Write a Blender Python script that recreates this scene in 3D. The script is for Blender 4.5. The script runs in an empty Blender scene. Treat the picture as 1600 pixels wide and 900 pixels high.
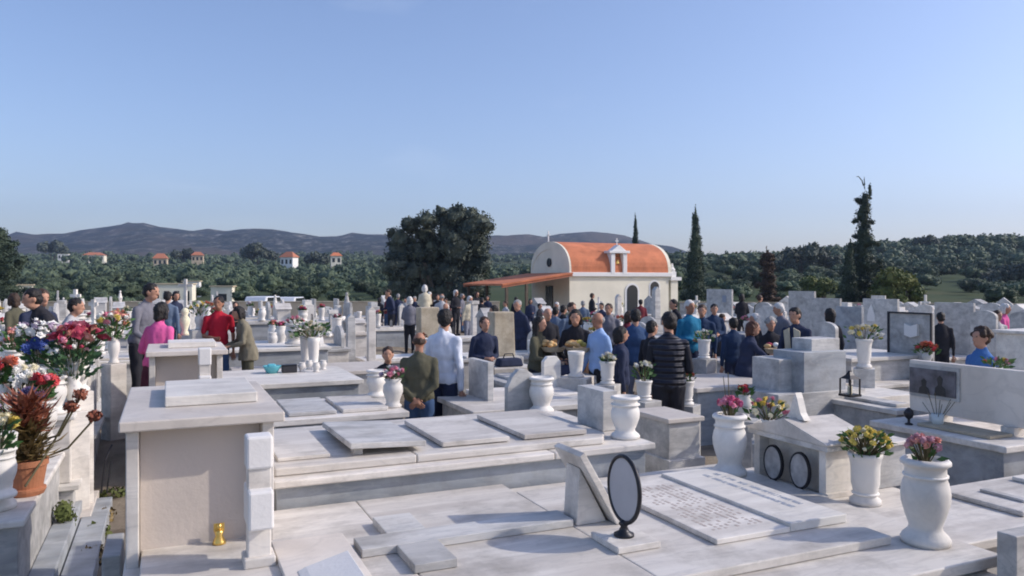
import bpy, bmesh, math, random
from mathutils import Vector, Matrix, noise
R = math.radians
random.seed(7)
C = bpy.context.scene.collection
sc = bpy.context.scene

# ------------------------------------------------------------------ camera, sky, sun, exposure
F, HC, YH = 1200.0, 2.2, 440.0          # focal length in photo pixels, camera height, horizon row
GA = R(24.2); GC, GS = math.cos(GA), math.sin(GA)
cd = bpy.data.cameras.new('camera'); cam = bpy.data.objects.new('camera', cd); C.objects.link(cam)
cd.sensor_width = 36; cd.lens = 36 * F / 1600; cd.clip_start = 0.1; cd.clip_end = 9000
cam.location = (0, 0, HC); cam.rotation_euler = (R(90) , 0, 0); cd.shift_y = -(YH - 450) / 1600 * -1
sc.camera = cam
SUN_AZ, SUN_EL = R(2), R(33)            # azimuth measured from +X towards +Y
w = bpy.data.worlds.new('World'); sc.world = w; w.use_nodes = True
nt = w.node_tree; bg = nt.nodes['Background']
sky = nt.nodes.new('ShaderNodeTexSky'); sky.sky_type = 'NISHITA'; sky.sun_disc = False
sky.sun_elevation = SUN_EL; sky.sun_rotation = R(90) - SUN_AZ
sky.air_density = 1.0; sky.dust_density = 1.6; sky.ozone_density = 3.2; sky.altitude = 50
bg.inputs['Strength'].default_value = 0.15
tc = nt.nodes.new('ShaderNodeTexCoord'); mp = nt.nodes.new('ShaderNodeMapping'); mp.inputs['Scale'].default_value = (2.2, 5.5, 9)
ns = nt.nodes.new('ShaderNodeTexNoise'); ns.inputs['Scale'].default_value = 1.3; ns.inputs['Detail'].default_value = 7; ns.inputs['Distortion'].default_value = .7
rp = nt.nodes.new('ShaderNodeValToRGB'); rp.color_ramp.elements[0].position = .60; rp.color_ramp.elements[1].position = .9
rp.color_ramp.elements[1].color = (.14, .14, .14, 1)
mx = nt.nodes.new('ShaderNodeMixRGB'); mx.inputs[2].default_value = (5.2, 5.6, 6.2, 1)
nt.links.new(tc.outputs['Generated'], mp.inputs[0]); nt.links.new(mp.outputs[0], ns.inputs['Vector'])
nt.links.new(ns.outputs['Fac'], rp.inputs[0]); nt.links.new(rp.outputs[0], mx.inputs[0])
tn = nt.nodes.new('ShaderNodeMixRGB'); tn.blend_type = 'MULTIPLY'; tn.inputs[0].default_value = 1; tn.inputs[2].default_value = (.97, .90, .955, 1); nt.links.new(sky.outputs[0], tn.inputs[1]); nt.links.new(tn.outputs[0], mx.inputs[1]); nt.links.new(mx.outputs[0], bg.inputs['Color'])
sd = bpy.data.lights.new('sun', 'SUN'); sun = bpy.data.objects.new('sun', sd); C.objects.link(sun)
sd.energy = 2.5; sd.angle = R(.9); sd.color = (1, .92, .82)
sdir = Vector((math.cos(SUN_EL) * math.cos(SUN_AZ), math.cos(SUN_EL) * math.sin(SUN_AZ), math.sin(SUN_EL)))
sun.rotation_euler = sdir.to_track_quat('Z', 'Y').to_euler()
sc.view_settings.view_transform = 'Standard'; sc.view_settings.look = 'None'
sc.view_settings.exposure = 0.49; sc.view_settings.gamma = 1
sc.cycles.use_denoising = True
sc.cycles.filter_width = 1.9
sc.cycles.max_bounces = 6; sc.cycles.volume_bounces = 0; sc.cycles.transparent_max_bounces = 8

# ------------------------------------------------------------------ coordinates
def W(u, v): return (v * GC - u * GS, v * GS + u * GC)
def UVw(X, Y): return (-X * GS + Y * GC, X * GC + Y * GS)
def P(px, py, z):                         # photo pixel on the level z -> (u, v)
    Y = F * (HC - z) / (py - YH); return UVw((px - 800) / F * Y, Y)
def PY(px, Y): return UVw((px - 800) / F * Y, Y)
def zof(py, Y): return HC - (py - YH) * Y / F
def sst(a, b, x):
    t = max(0, min(1, (x - a) / (b - a))); return t * t * (3 - 2 * t)
def gz(X, Y): return .33 * sst(-1.9, -3.4, X) * sst(7.5, 9.2, Y) * (1 - sst(26, 34, Y))

# ------------------------------------------------------------------ materials
M = {}
def nodes(m):
    m.use_nodes = True; return m.node_tree, m.node_tree.nodes['Principled BSDF']
def newmat(name, col, rough=.6, bump=0., bscale=60, var=0., vscale=4, metal=0., spec=.4, objvar=0.):
    m = bpy.data.materials.new(name); t, b = nodes(m); N, L = t.nodes, t.links
    b.inputs['Roughness'].default_value = rough; b.inputs['Metallic'].default_value = metal
    b.inputs['Specular IOR Level'].default_value = spec
    b.inputs['Base Color'].default_value = (*col, 1)
    co = N.new('ShaderNodeTexCoord')
    last = None
    if var or objvar:
        n = N.new('ShaderNodeTexNoise'); n.inputs['Scale'].default_value = vscale; n.inputs['Detail'].default_value = 5
        L.new(co.outputs['Object'], n.inputs['Vector'])
        mr = N.new('ShaderNodeMapRange'); mr.inputs[1].default_value = .25; mr.inputs[2].default_value = .75
        mr.inputs[3].default_value = 1 - var; mr.inputs[4].default_value = 1 + var
        L.new(n.outputs['Fac'], mr.inputs[0]); f = mr.outputs[0]
        if objvar:
            oi = N.new('ShaderNodeObjectInfo'); m2 = N.new('ShaderNodeMapRange'); m2.inputs[3].default_value = 1 - objvar; m2.inputs[4].default_value = 1 + objvar
            L.new(oi.outputs['Random'], m2.inputs[0]); mu = N.new('ShaderNodeMath'); mu.operation = 'MULTIPLY'
            L.new(f, mu.inputs[0]); L.new(m2.outputs[0], mu.inputs[1]); f = mu.outputs[0]
        vm = N.new('ShaderNodeVectorMath'); vm.operation = 'SCALE'; vm.inputs[0].default_value = col
        L.new(f, vm.inputs['Scale']); L.new(vm.outputs[0], b.inputs['Base Color'])
    if bump:
        n = N.new('ShaderNodeTexNoise'); n.inputs['Scale'].default_value = bscale; n.inputs['Detail'].default_value = 4
        L.new(co.outputs['Object'], n.inputs['Vector'])
        bp = N.new('ShaderNodeBump'); bp.inputs['Strength'].default_value = bump; bp.inputs['Distance'].default_value = .02
        L.new(n.outputs['Fac'], bp.inputs['Height']); L.new(bp.outputs[0], b.inputs['Normal'])
    M[name] = m; return m
def marble(name, c0, c1, vein, stretch=(.7, 4.5, 4.5), rough=.45, stain=.6):
    m = bpy.data.materials.new(name); t, b = nodes(m); N, L = t.nodes, t.links
    co = N.new('ShaderNodeTexCoord'); oi = N.new('ShaderNodeObjectInfo')
    off = N.new('ShaderNodeVectorMath'); off.operation = 'MULTIPLY_ADD'
    sc_ = N.new('ShaderNodeVectorMath'); sc_.operation = 'SCALE'; sc_.inputs[0].default_value = (7, 13, 5)
    L.new(oi.outputs['Random'], sc_.inputs['Scale'])
    off.inputs[1].default_value = (1, 1, 1); L.new(co.outputs['Object'], off.inputs[0]); L.new(sc_.outputs[0], off.inputs[2])
    mp = N.new('ShaderNodeMapping'); mp.inputs['Scale'].default_value = stretch; mp.inputs['Rotation'].default_value = (.12, .1, .06)
    L.new(off.outputs[0], mp.inputs[0])
    n1 = N.new('ShaderNodeTexNoise'); n1.inputs['Scale'].default_value = 1.6; n1.inputs['Detail'].default_value = 8; n1.inputs['Distortion'].default_value = .5
    L.new(mp.outputs[0], n1.inputs['Vector'])
    r1 = N.new('ShaderNodeValToRGB'); r1.color_ramp.elements[0].position = .36; r1.color_ramp.elements[1].position = .62
    r1.color_ramp.elements[0].color = (*c0, 1); r1.color_ramp.elements[1].color = (*c1, 1)
    L.new(n1.outputs['Fac'], r1.inputs[0])
    wv = N.new('ShaderNodeTexNoise'); wv.inputs['Scale'].default_value = 2.4; wv.inputs['Detail'].default_value = 6; wv.inputs['Distortion'].default_value = .9
    L.new(mp.outputs[0], wv.inputs['Vector'])
    r2 = N.new('ShaderNodeValToRGB'); e = r2.color_ramp.elements; e[0].position = .46; e[0].color = (0, 0, 0, 1); e[1].position = .5; e[1].color = (1, 1, 1, 1)
    k = r2.color_ramp.elements.new(.54); k.color = (0, 0, 0, 1)
    L.new(wv.outputs['Fac'], r2.inputs[0])
    vf = N.new('ShaderNodeMath'); vf.operation = 'MULTIPLY'; vf.inputs[1].default_value = .3; L.new(r2.outputs[0], vf.inputs[0])
    mx = N.new('ShaderNodeMixRGB'); mx.inputs[2].default_value = (*vein, 1); L.new(vf.outputs[0], mx.inputs[0]); L.new(r1.outputs[0], mx.inputs[1])
    st = N.new('ShaderNodeTexNoise'); st.inputs['Scale'].default_value = 3.1; st.inputs['Detail'].default_value = 9; st.inputs['Roughness'].default_value = .65
    L.new(off.outputs[0], st.inputs['Vector'])
    r3 = N.new('ShaderNodeValToRGB'); r3.color_ramp.elements[0].position = .47; r3.color_ramp.elements[1].position = .80
    r3.color_ramp.elements[1].color = (stain, stain, stain, 1); L.new(st.outputs['Fac'], r3.inputs[0])
    mx2 = N.new('ShaderNodeMixRGB'); mx2.inputs[2].default_value = (.17, .155, .13, 1); L.new(r3.outputs[0], mx2.inputs[0]); L.new(mx.outputs[0], mx2.inputs[1])
    sk = N.new('ShaderNodeTexNoise'); sk.inputs['Scale'].default_value = 38; sk.inputs['Detail'].default_value = 3; L.new(off.outputs[0], sk.inputs['Vector'])
    rk = N.new('ShaderNodeValToRGB'); rk.color_ramp.elements[0].position = .60; rk.color_ramp.elements[1].position = .72; rk.color_ramp.elements[1].color = (.5, .5, .5, 1); L.new(sk.outputs['Fac'], rk.inputs[0])
    mk = N.new('ShaderNodeMath'); mk.operation = 'MULTIPLY'; L.new(rk.outputs[0], mk.inputs[0]); L.new(r3.outputs[0], mk.inputs[1])
    mx3 = N.new('ShaderNodeMixRGB'); mx3.inputs[2].default_value = (.09, .085, .07, 1); L.new(mk.outputs[0], mx3.inputs[0]); L.new(mx2.outputs[0], mx3.inputs[1]); mx2 = mx3
    mr = N.new('ShaderNodeMapRange'); mr.inputs[3].default_value = .86; mr.inputs[4].default_value = 1.1; L.new(oi.outputs['Random'], mr.inputs[0])
    vm = N.new('ShaderNodeVectorMath'); vm.operation = 'SCALE'; L.new(mx2.outputs[0], vm.inputs[0]); L.new(mr.outputs[0], vm.inputs['Scale'])
    L.new(vm.outputs[0], b.inputs['Base Color'])
    rr = N.new('ShaderNodeMapRange'); rr.inputs[3].default_value = rough - .08; rr.inputs[4].default_value = rough + .3; L.new(st.outputs['Fac'], rr.inputs[0]); L.new(rr.outputs[0], b.inputs['Roughness'])
    bp = N.new('ShaderNodeBump'); bp.inputs['Strength'].default_value = .25; bp.inputs['Distance'].default_value = .006
    n3 = N.new('ShaderNodeTexNoise'); n3.inputs['Scale'].default_value = 22; n3.inputs['Detail'].default_value = 6; L.new(co.outputs['Object'], n3.inputs['Vector'])
    L.new(n3.outputs['Fac'], bp.inputs['Height']); L.new(bp.outputs[0], b.inputs['Normal'])
    b.inputs['Specular IOR Level'].default_value = .35
    M[name] = m; return m
marble('marble', (.60, .555, .50), (.76, .715, .65), (.42, .40, .38))
marble('marble_white', (.68, .64, .58), (.82, .78, .71), (.45, .45, .44), stain=.4)
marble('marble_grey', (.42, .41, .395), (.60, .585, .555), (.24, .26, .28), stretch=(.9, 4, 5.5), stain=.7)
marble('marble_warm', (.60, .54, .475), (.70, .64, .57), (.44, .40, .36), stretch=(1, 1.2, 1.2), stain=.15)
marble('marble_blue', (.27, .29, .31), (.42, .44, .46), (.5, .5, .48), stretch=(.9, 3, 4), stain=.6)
marble('marble_vase', (.70, .665, .61), (.78, .75, .70), (.6, .58, .55), stretch=(1.5, 1.5, 1), stain=.3)
marble('sandstone', (.42, .35, .25), (.56, .49, .37), (.3, .24, .17), stretch=(2, 2, 2), rough=.8)
newmat('panel_beige', (.56, .49, .43), .8, .15, 40, .05, 3)
newmat('marble_bright', (.74, .72, .69), .5, .1, 40, .04, 5)
newmat('gold', (.75, .52, .16), .35, metal=.9)
newmat('dark_metal', (.035, .035, .04), .4, metal=.6)
newmat('photo_back', (.42, .42, .44), .5, var=.06, vscale=9)
newmat('portrait', (.12, .12, .14), .25, var=.7, vscale=8)
newmat('portrait_pale', (.36, .35, .34), .3, var=.4, vscale=14)
newmat('engraving', (.27, .31, .38), .7)
newmat('engrave_pink', (.44, .37, .33), .7)
newmat('terracotta', (.42, .17, .085), .8, .3, 30, .15, 6)
newmat('soil', (.06, .045, .03), .95, .5, 30)
newmat('glass', (.55, .6, .6), .1)
newmat('cyan_plastic', (.12, .45, .52), .4)
newmat('black_plastic', (.03, .03, .035), .5)
newmat('leaf', (.055, .13, .035), .6, var=.4, vscale=30)
newmat('leaf_dark', (.03, .08, .03), .6, var=.4, vscale=30)
newmat('stem', (.10, .085, .04), .7)
newmat('succulent', (.21, .15, .06), .55, var=.35, vscale=9)
newmat('succulent_red', (.27, .09, .05), .55, var=.35, vscale=9)
newmat('bloom_brown', (.25, .08, .045), .8, var=.4, vscale=40)
for n_, c_ in dict(white=(.80, .78, .72), cream=(.75, .68, .45), red=(.62, .03, .04), crimson=(.42, .012, .06), pink=(.72, .22, .32), magenta=(.62, .08, .22),
                   rose=(.58, .27, .31), lilac=(.5, .38, .5), navy=(.05, .045, .15), blue=(.05, .11, .42), yellow=(.72, .55, .06), salmon=(.75, .28, .2), orange=(.62, .13, .04), violet=(.25, .12, .3)).items():
    g_ = sum(c_) / 3; c_ = tuple(x * .82 + g_ * .18 for x in c_); newmat('bloom_' + n_, c_, .7, var=.22, vscale=60)

# ------------------------------------------------------------------ mesh building
class MB:
    def __init__(s): s.v = []; s.f = []; s.m = []
    def add(s, vs, fs, mi=0, mat=None):
        o = len(s.v)
        if mat is not None: vs = [mat @ Vector(p) for p in vs]
        s.v += [tuple(p) for p in vs]; s.f += [tuple(i + o for i in f) for f in fs]; s.m += [mi] * len(fs); return s
    def box(s, x0, x1, y0, y1, z0, z1, mi=0, mat=None, taper=0):
        t = taper
        vs = [(x0, y0, z0), (x1, y0, z0), (x1, y1, z0), (x0, y1, z0), (x0 + t, y0 + t, z1), (x1 - t, y0 + t, z1), (x1 - t, y1 - t, z1), (x0 + t, y1 - t, z1)]
        return s.add(vs, [(0, 3, 2, 1), (4, 5, 6, 7), (0, 1, 5, 4), (1, 2, 6, 5), (2, 3, 7, 6), (3, 0, 4, 7)], mi, mat)
    def prism(s, poly, a, b, axis='y', mi=0, mat=None):      # polygon in (x,z) pushed along y, or (y,z) along x, or (x,y) along z
        def f(p, t): return (p[0], t, p[1]) if axis == 'y' else ((t, p[0], p[1]) if axis == 'x' else (p[0], p[1], t))
        n = len(poly); vs = [f(p, a) for p in poly] + [f(p, b) for p in poly]
        ar = sum(poly[i][0] * poly[(i + 1) % n][1] - poly[(i + 1) % n][0] * poly[i][1] for i in range(n))
        fl = (ar > 0) ^ (axis == 'y') ^ (b < a)
        A, B = tuple(range(n)), tuple(range(n, 2 * n))
        sd = [(i, (i + 1) % n, n + (i + 1) % n, n + i) for i in range(n)]
        if fl: fs = [A[::-1], B] + sd
        else: fs = [A, B[::-1]] + [q[::-1] for q in sd]
        return s.add(vs, fs, mi, mat)
    def lathe(s, prof, n=20, c=(0, 0, 0), mi=0, mat=None, sx=1, sy=1):
        vs = []; fs = []
        for r, z in prof:
            for k in range(n):
                a = 2 * math.pi * k / n; vs.append((c[0] + r * sx * math.cos(a), c[1] + r * sy * math.sin(a), c[2] + z))
        for i in range(len(prof) - 1):
            for k in range(n):
                k2 = (k + 1) % n; fs.append((i * n + k, i * n + k2, (i + 1) * n + k2, (i + 1) * n + k))
        fs.append(tuple(range(n))[::-1]); fs.append(tuple(range((len(prof) - 1) * n, len(prof) * n)))
        return s.add(vs, fs, mi, mat)
    def cap(s, p0, r0, p1, r1, n=10, mi=0, rings=3, flat=1):  # tapered capsule
        p0 = Vector(p0); p1 = Vector(p1); d = p1 - p0; L = d.length
        q = d.to_track_quat('Z', 'Y').to_matrix().to_4x4() if L > 1e-6 else Matrix.Identity(4)
        pr = []
        for i in range(rings + 1):
            a = math.pi / 2 * (1 - i / rings); pr.append((max(r0 * math.cos(a), r0 * .06), -r0 * math.sin(a)))
        for i in range(rings + 1):
            a = math.pi / 2 * i / rings; pr.append((max(r1 * math.cos(a), r1 * .06), L + r1 * math.sin(a)))
        return s.lathe(pr, n, mi=mi, mat=Matrix.Translation(p0) @ q, sy=flat)
    def ell(s, c, rx, ry, rz, n=14, k=8, mi=0, rot=None):
        pr = [(max(math.sin(math.pi * i / k), .04), -math.cos(math.pi * i / k)) for i in range(k + 1)]
        m = Matrix.Translation(Vector(c)) @ (rot or Matrix.Identity(4)) @ Matrix.Diagonal((rx, ry, rz, 1))
        return s.lathe(pr, n, mi=mi, mat=m)
    def tube(s, pts, r, n=6, mi=0):
        for i in range(len(pts) - 1):
            ra = r[i] if isinstance(r, (list, tuple)) else r; rb = r[i + 1] if isinstance(r, (list, tuple)) else r
            s.cap(pts[i], ra, pts[i + 1], rb, n, mi, 1)
        return s
    def mesh(s, name, mats, smooth=False):
        me = bpy.data.meshes.new(name); me.from_pydata(s.v, [], s.f)
        for m in (mats if isinstance(mats, (list, tuple)) else [mats]): me.materials.append(M[m] if isinstance(m, str) else m)
        if any(s.m): me.polygons.foreach_set('material_index', s.m)
        if smooth: me.polygons.foreach_set('use_smooth', [True] * len(me.polygons))
        me.update(); return me
    def build(s, name, mats, parent=None, smooth=False, bevel=0, loc=None, rz=None):
        o = bpy.data.objects.new(name, s.mesh(name, mats, smooth)); C.objects.link(o)
        if parent: o.parent = parent
        if loc is not None: o.location = loc
        if rz is not None: o.rotation_euler.z = rz
        if bevel:
            b = o.modifiers.new('edge', 'BEVEL'); b.width = bevel; b.segments = 2; b.limit_method = 'ANGLE'; b.angle_limit = R(40)
        return o
THINGS = []
def tag(o, label, cat, group=None, px=None):
    o['label'] = label; o['category'] = cat
    if group: o['group'] = group
    THINGS.append(o); return o
def thing(name, label, cat, loc, rz=GA, group=None):
    o = bpy.data.objects.new(name, None); C.objects.link(o); o.empty_display_size = .1
    o.location = loc; o.rotation_euler = (0, 0, rz); return tag(o, label, cat, group)
def struct(o, kind='structure'): o['kind'] = kind; return o
def dup(src, loc=None, rz=None, parent=None, label=None, scale=None):
    c = src.copy(); C.objects.link(c); c.parent = parent
    if loc is not None: c.location = loc
    if rz is not None: c.rotation_euler.z = rz
    if scale is not None: c.scale = scale if isinstance(scale, (tuple, list)) else (scale,) * 3
    if label: c['label'] = label
    for ch in [x for x in src.children]: dup(ch, parent=c)
    if parent is None: THINGS.append(c)
    return c

# ------------------------------------------------------------------ ground and hills (one polar sheet from the cemetery to the far ridge)
def lerpk(ks, x):
    if x <= ks[0][0]: return ks[0][1]
    for (a, b), (c, d) in zip(ks, ks[1:]):
        if x <= c: return b + (d - b) * (x - a) / (c - a)
    return ks[-1][1]
RIDGE_L = [(-900, 378), (0, 372), (30, 362), (60, 367), (100, 366), (130, 360), (170, 356), (200, 350), (225, 350), (245, 357), (300, 361), (345, 357), (400, 356), (440, 359), (480, 366), (520, 371), (570, 368), (620, 365),
           (700, 370), (780, 369), (870, 366), (940, 367), (980, 372), (1030, 384), (1080, 398), (1150, 412), (1700, 425), (2600, 425)]
RIDGE_R = [(-900, 445), (600, 440), (900, 425), (1000, 415), (1060, 410), (1110, 413), (1150, 410), (1200, 406), (1300, 398), (1400, 389), (1500, 383), (1600, 380), (2000, 372), (2600, 378)]
def terr(p, Y):
    """height of the land where the ray of photo column p reaches depth Y"""
    base = 0.0
    X = (p - 800) / F * Y
    side = sst(620, 1060, p)
    if Y <= 46: z = gz(X, Y)
    else:
        # left country: a shallow dip, then olive slopes, then the bare far ridge
        yl = lerpk([(46, 440 + F * 2.2 / 46), (52, 503), (62, 494), (76, 478), (130, 453), (260, 428), (420, 412), (600, 406), (900, 402)], Y)
        if Y > 900:
            rl = lerpk(RIDGE_L, p); t = sst(900, 1650, Y); yl = 402 + (rl - 402) * t
            if Y > 1650: yl = rl + (Y - 1650) * .05
        rr = lerpk(RIDGE_R, p)
        yr = lerpk([(46, 440 + F * 2.2 / 46), (70, 474), (110, 452), (170, 425), (240, rr), (300, rr + 3), (420, rr + 22), (900, 450)], Y)
        if Y > 900: yr = 450
        zl = HC - (yl - YH) * Y / F; zr = HC - (yr - YH) * Y / F
        if Y > 420: zr = min(zr, zl)
        z = zl * (1 - side) + max(zr, zl if Y > 500 else zr) * side
        if Y > 50:
            k = min(1, (Y - 50) / 60) * (1 + .6 * sst(250, 700, Y))
            z += k * min(Y * .006, 3.5) * noise.noise(Vector((X / 60, Y / 60, 0)))
            if Y > 1000: z += 16 * noise.noise(Vector((X / 130, Y / 130, 2))) * sst(1000, 1300, Y) * .6 + 5 * noise.noise(Vector((X / 40, Y / 40, 5)))
    return z
def ground():
    cols = [-1500 + 25 * i for i in range(185)]
    ds = [0.6, 1.5, 2.5, 3.5, 4.5, 5.5, 6.5, 7, 7.5, 8, 8.5, 9, 10, 11, 13, 15, 18, 21, 24, 27, 30, 34, 38, 42, 46, 50, 55, 60, 68, 76, 86, 98, 110, 125, 140, 160, 180, 200, 220, 240, 262, 290, 320, 360, 400, 450, 510, 580, 660, 750, 850,
          900, 950, 1000, 1060, 1120, 1180, 1240, 1300, 1360, 1420, 1480, 1540, 1600, 1650, 1720, 1850, 2100, 2600]
    b = MB(); n = len(cols)
    for Y in ds:
        for p in cols: b.v.append(((p - 800) / F * Y, Y, terr(p, Y)))
    k0 = len(b.v)
    for p in cols: b.v.append(((p - 800) / F * .6 * 1.0, -8 , 0))
    for i in range(len(ds) - 1):
        for j in range(n - 1): b.f.append((i * n + j, i * n + j + 1, (i + 1) * n + j + 1, (i + 1) * n + j)); b.m.append(0)
    for j in range(n - 1): b.f.append((k0 + j, k0 + j + 1, j + 1, j)); b.m.append(0)
    return b
m = bpy.data.materials.new('land'); M['land'] = m; t, b_ = nodes(m); N, L = t.nodes, t.links
ge = N.new('ShaderNodeNewGeometry'); sp = N.new('ShaderNodeSeparateXYZ'); L.new(ge.outputs['Position'], sp.inputs[0])
def nz(scale, det=6, rough=.5, vec=None):
    n = N.new('ShaderNodeTexNoise'); n.inputs['Scale'].default_value = scale; n.inputs['Detail'].default_value = det; n.inputs['Roughness'].default_value = rough
    L.new(vec or ge.outputs['Position'], n.inputs['Vector']); return n.outputs['Fac']
def ramp(fac, stops):
    r = N.new('ShaderNodeValToRGB'); e = r.color_ramp.elements
    e[0].position, e[0].color = stops[0][0], (*stops[0][1], 1); e[1].position, e[1].color = stops[-1][0], (*stops[-1][1], 1)
    for p_, c_ in stops[1:-1]: k = e.new(p_); k.color = (*c_, 1)
    L.new(fac, r.inputs[0]); return r.outputs[0]
near = ramp(nz(1.7, 9, .65), [(.35, (.13, .105, .08)), (.5, (.24, .2, .155)), (.62, (.30, .26, .2)), (.72, (.12, .13, .06))])
field = ramp(nz(.03, 7, .6), [(.35, (.035, .055, .026)), (.5, (.055, .075, .034)), (.62, (.075, .085, .04)), (.7, (.12, .10, .06))])
mapv = N.new('ShaderNodeMapping'); mapv.inputs['Scale'].default_value = (1, .45, 1.6); L.new(ge.outputs['Position'], mapv.inputs[0])
hillc = ramp(nz(.045, 10, .8, mapv.outputs[0]), [(.38, (.006, .012, .011)), (.49, (.018, .026, .020)), (.56, (.07, .068, .055)), (.66, (.36, .34, .30))])
bald = ramp(nz(.0035, 3), [(.5, (0, 0, 0)), (.62, (.8, .8, .8))])
mh = N.new('ShaderNodeMixRGB'); mh.inputs[2].default_value = (.11, .085, .06, 1); L.new(bald, mh.inputs[0]); L.new(hillc, mh.inputs[1])
def mixd(a, b, d0, d1):
    r = N.new('ShaderNodeMapRange'); r.inputs[1].default_value = d0; r.inputs[2].default_value = d1; L.new(sp.outputs['Y'], r.inputs[0])
    x = N.new('ShaderNodeMixRGB'); L.new(r.outputs[0], x.inputs[0]); L.new(a, x.inputs[1]); L.new(b, x.inputs[2]); return x.outputs[0]
L.new(mixd(mixd(near, field, 44, 60), mh.outputs[0], 800, 1000), b_.inputs['Base Color']); b_.inputs['Roughness'].default_value = .95; b_.inputs['Specular IOR Level'].default_value = .1
bp = N.new('ShaderNodeBump'); bp.inputs['Strength'].default_value = .6; bp.inputs['Distance'].default_value = .03; L.new(nz(9, 8, .7), bp.inputs['Height'])
bp2 = N.new('ShaderNodeBump'); bp2.inputs['Strength'].default_value = 1; bp2.inputs['Distance'].default_value = 9
bm_ = N.new('ShaderNodeMath'); bm_.operation = 'MULTIPLY'; r_ = N.new('ShaderNodeMapRange'); r_.inputs[1].default_value = 800; r_.inputs[2].default_value = 1000; L.new(sp.outputs['Y'], r_.inputs[0])
L.new(r_.outputs[0], bm_.inputs[0]); L.new(nz(.035, 9, .7), bm_.inputs[1]); L.new(bm_.outputs[0], bp2.inputs['Height']); L.new(bp.outputs[0], bp2.inputs['Normal']); L.new(bp2.outputs[0], b_.inputs['Normal'])
gb = ground(); print('ground z', min(q[2] for q in gb.v), max(q[2] for q in gb.v)); struct(gb.build('ground', 'land', smooth=True))

hz = MB().box(-6500, 6500, -30, 2680, -60, 260)
hm = bpy.data.materials.new('haze'); hm.use_nodes = True; M['haze'] = hm; t = hm.node_tree; t.nodes.clear()
ou = t.nodes.new('ShaderNodeOutputMaterial'); pv = t.nodes.new('ShaderNodeVolumePrincipled'); pv.inputs['Density'].default_value = .00023; pv.inputs['Color'].default_value = (.52, .66, .93, 1); pv.inputs['Anisotropy'].default_value = .2
t.links.new(pv.outputs[0], ou.inputs['Volume']); struct(hz.build('haze', 'haze'), 'stuff')
# ------------------------------------------------------------------ foliage
def leafmat(name, c0, c1, objvar=.2, rough=.65):
    m = bpy.data.materials.new(name); t, b = nodes(m); N, L = t.nodes, t.links
    co = N.new('ShaderNodeTexCoord'); n = N.new('ShaderNodeTexNoise'); n.inputs['Scale'].default_value = 1.1; n.inputs['Detail'].default_value = 6
    L.new(co.outputs['Object'], n.inputs['Vector']); r = N.new('ShaderNodeValToRGB'); r.color_ramp.elements[0].position = .38; r.color_ramp.elements[1].position = .64
    r.color_ramp.elements[0].color = (*c0, 1); r.color_ramp.elements[1].color = (*c1, 1); L.new(n.outputs['Fac'], r.inputs[0])
    oi = N.new('ShaderNodeObjectInfo'); mr = N.new('ShaderNodeMapRange'); mr.inputs[3].default_value = 1 - objvar; mr.inputs[4].default_value = 1 + objvar
    L.new(oi.outputs['Random'], mr.inputs[0]); vm = N.new('ShaderNodeVectorMath'); vm.operation = 'SCALE'; L.new(r.outputs[0], vm.inputs[0]); L.new(mr.outputs[0], vm.inputs['Scale'])
    L.new(vm.outputs[0], b.inputs['Base Color']); b.inputs['Roughness'].default_value = rough; b.inputs['Specular IOR Level'].default_value = .2; M[name] = m
leafmat('olive_leaf', (.038, .062, .04), (.105, .135, .075), .45)
leafmat('carob_leaf', (.042, .06, .055), (.13, .145, .105), .1)
leafmat('cypress_leaf', (.028, .045, .035), (.07, .095, .06), .15)
leafmat('brown_leaf', (.05, .035, .025), (.11, .07, .05), .1)
leafmat('bush_leaf', (.06, .085, .025), (.17, .18, .06), .2)
newmat('bark', (.12, .095, .07), .9, .5, 20, .3, 5)
def leaves(b, blobs, n, size, inner=.62, mi=0, rnd=random, core=True, flat=.5):
    ws = [max(x[3] * x[4] + x[4] * x[5] + x[3] * x[5], .01) for x in blobs]
    for bl in rnd.choices(blobs, ws, k=n):
        d = Vector((rnd.gauss(0, 1), rnd.gauss(0, 1), rnd.gauss(0, 1))).normalized(); r = inner + (1.08 - inner) * rnd.random() ** .7
        c = Vector((bl[0] + d.x * bl[3] * r, bl[1] + d.y * bl[4] * r, bl[2] + d.z * bl[5] * r))
        nn = (d + Vector((rnd.gauss(0, flat), rnd.gauss(0, flat), rnd.gauss(0, flat)))).normalized()
        a = nn.orthogonal().normalized(); a = Matrix.Rotation(rnd.random() * 6.28, 3, nn) @ a; e = nn.cross(a)
        s = size * rnd.uniform(.6, 1.35)
        b.add([c - a * s * .5, c - e * s * .32 + a * s * .1, c + a * s * .6, c + e * s * .32 + a * s * .1], [(0, 1, 2, 3)], mi)
    if core:
        for x in blobs:
            o = len(b.v); b.ell(x[:3], x[3] * .66, x[4] * .66, x[5] * .66, 9, 6, mi)
            for i in range(o, len(b.v)):
                p = Vector(b.v[i]); q = p - Vector(x[:3]); p = Vector(x[:3]) + q * (1 + .55 * noise.noise(p * (2.2 / max(x[3], .3))) + .1); b.v[i] = tuple(p)
    return b
def trunkmesh(h, r, limbs=4, spread=1.2, rnd=random):
    b = MB(); b.tube([(0, 0, -.4), (.06 * h, .02 * h, h * .35), (0, .05 * h, h * .6)], [r * 1.4, r, r * .75], 8)
    for k in range(limbs):
        a = 6.28 * k / limbs + rnd.random(); q = (math.cos(a) * spread, math.sin(a) * spread, h * rnd.uniform(.95, 1.25))
        b.tube([(0, .03 * h, h * .5), (q[0] * .5, q[1] * .5, h * .8), q], [r * .6, r * .42, r * .2], 6)
    return b
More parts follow.
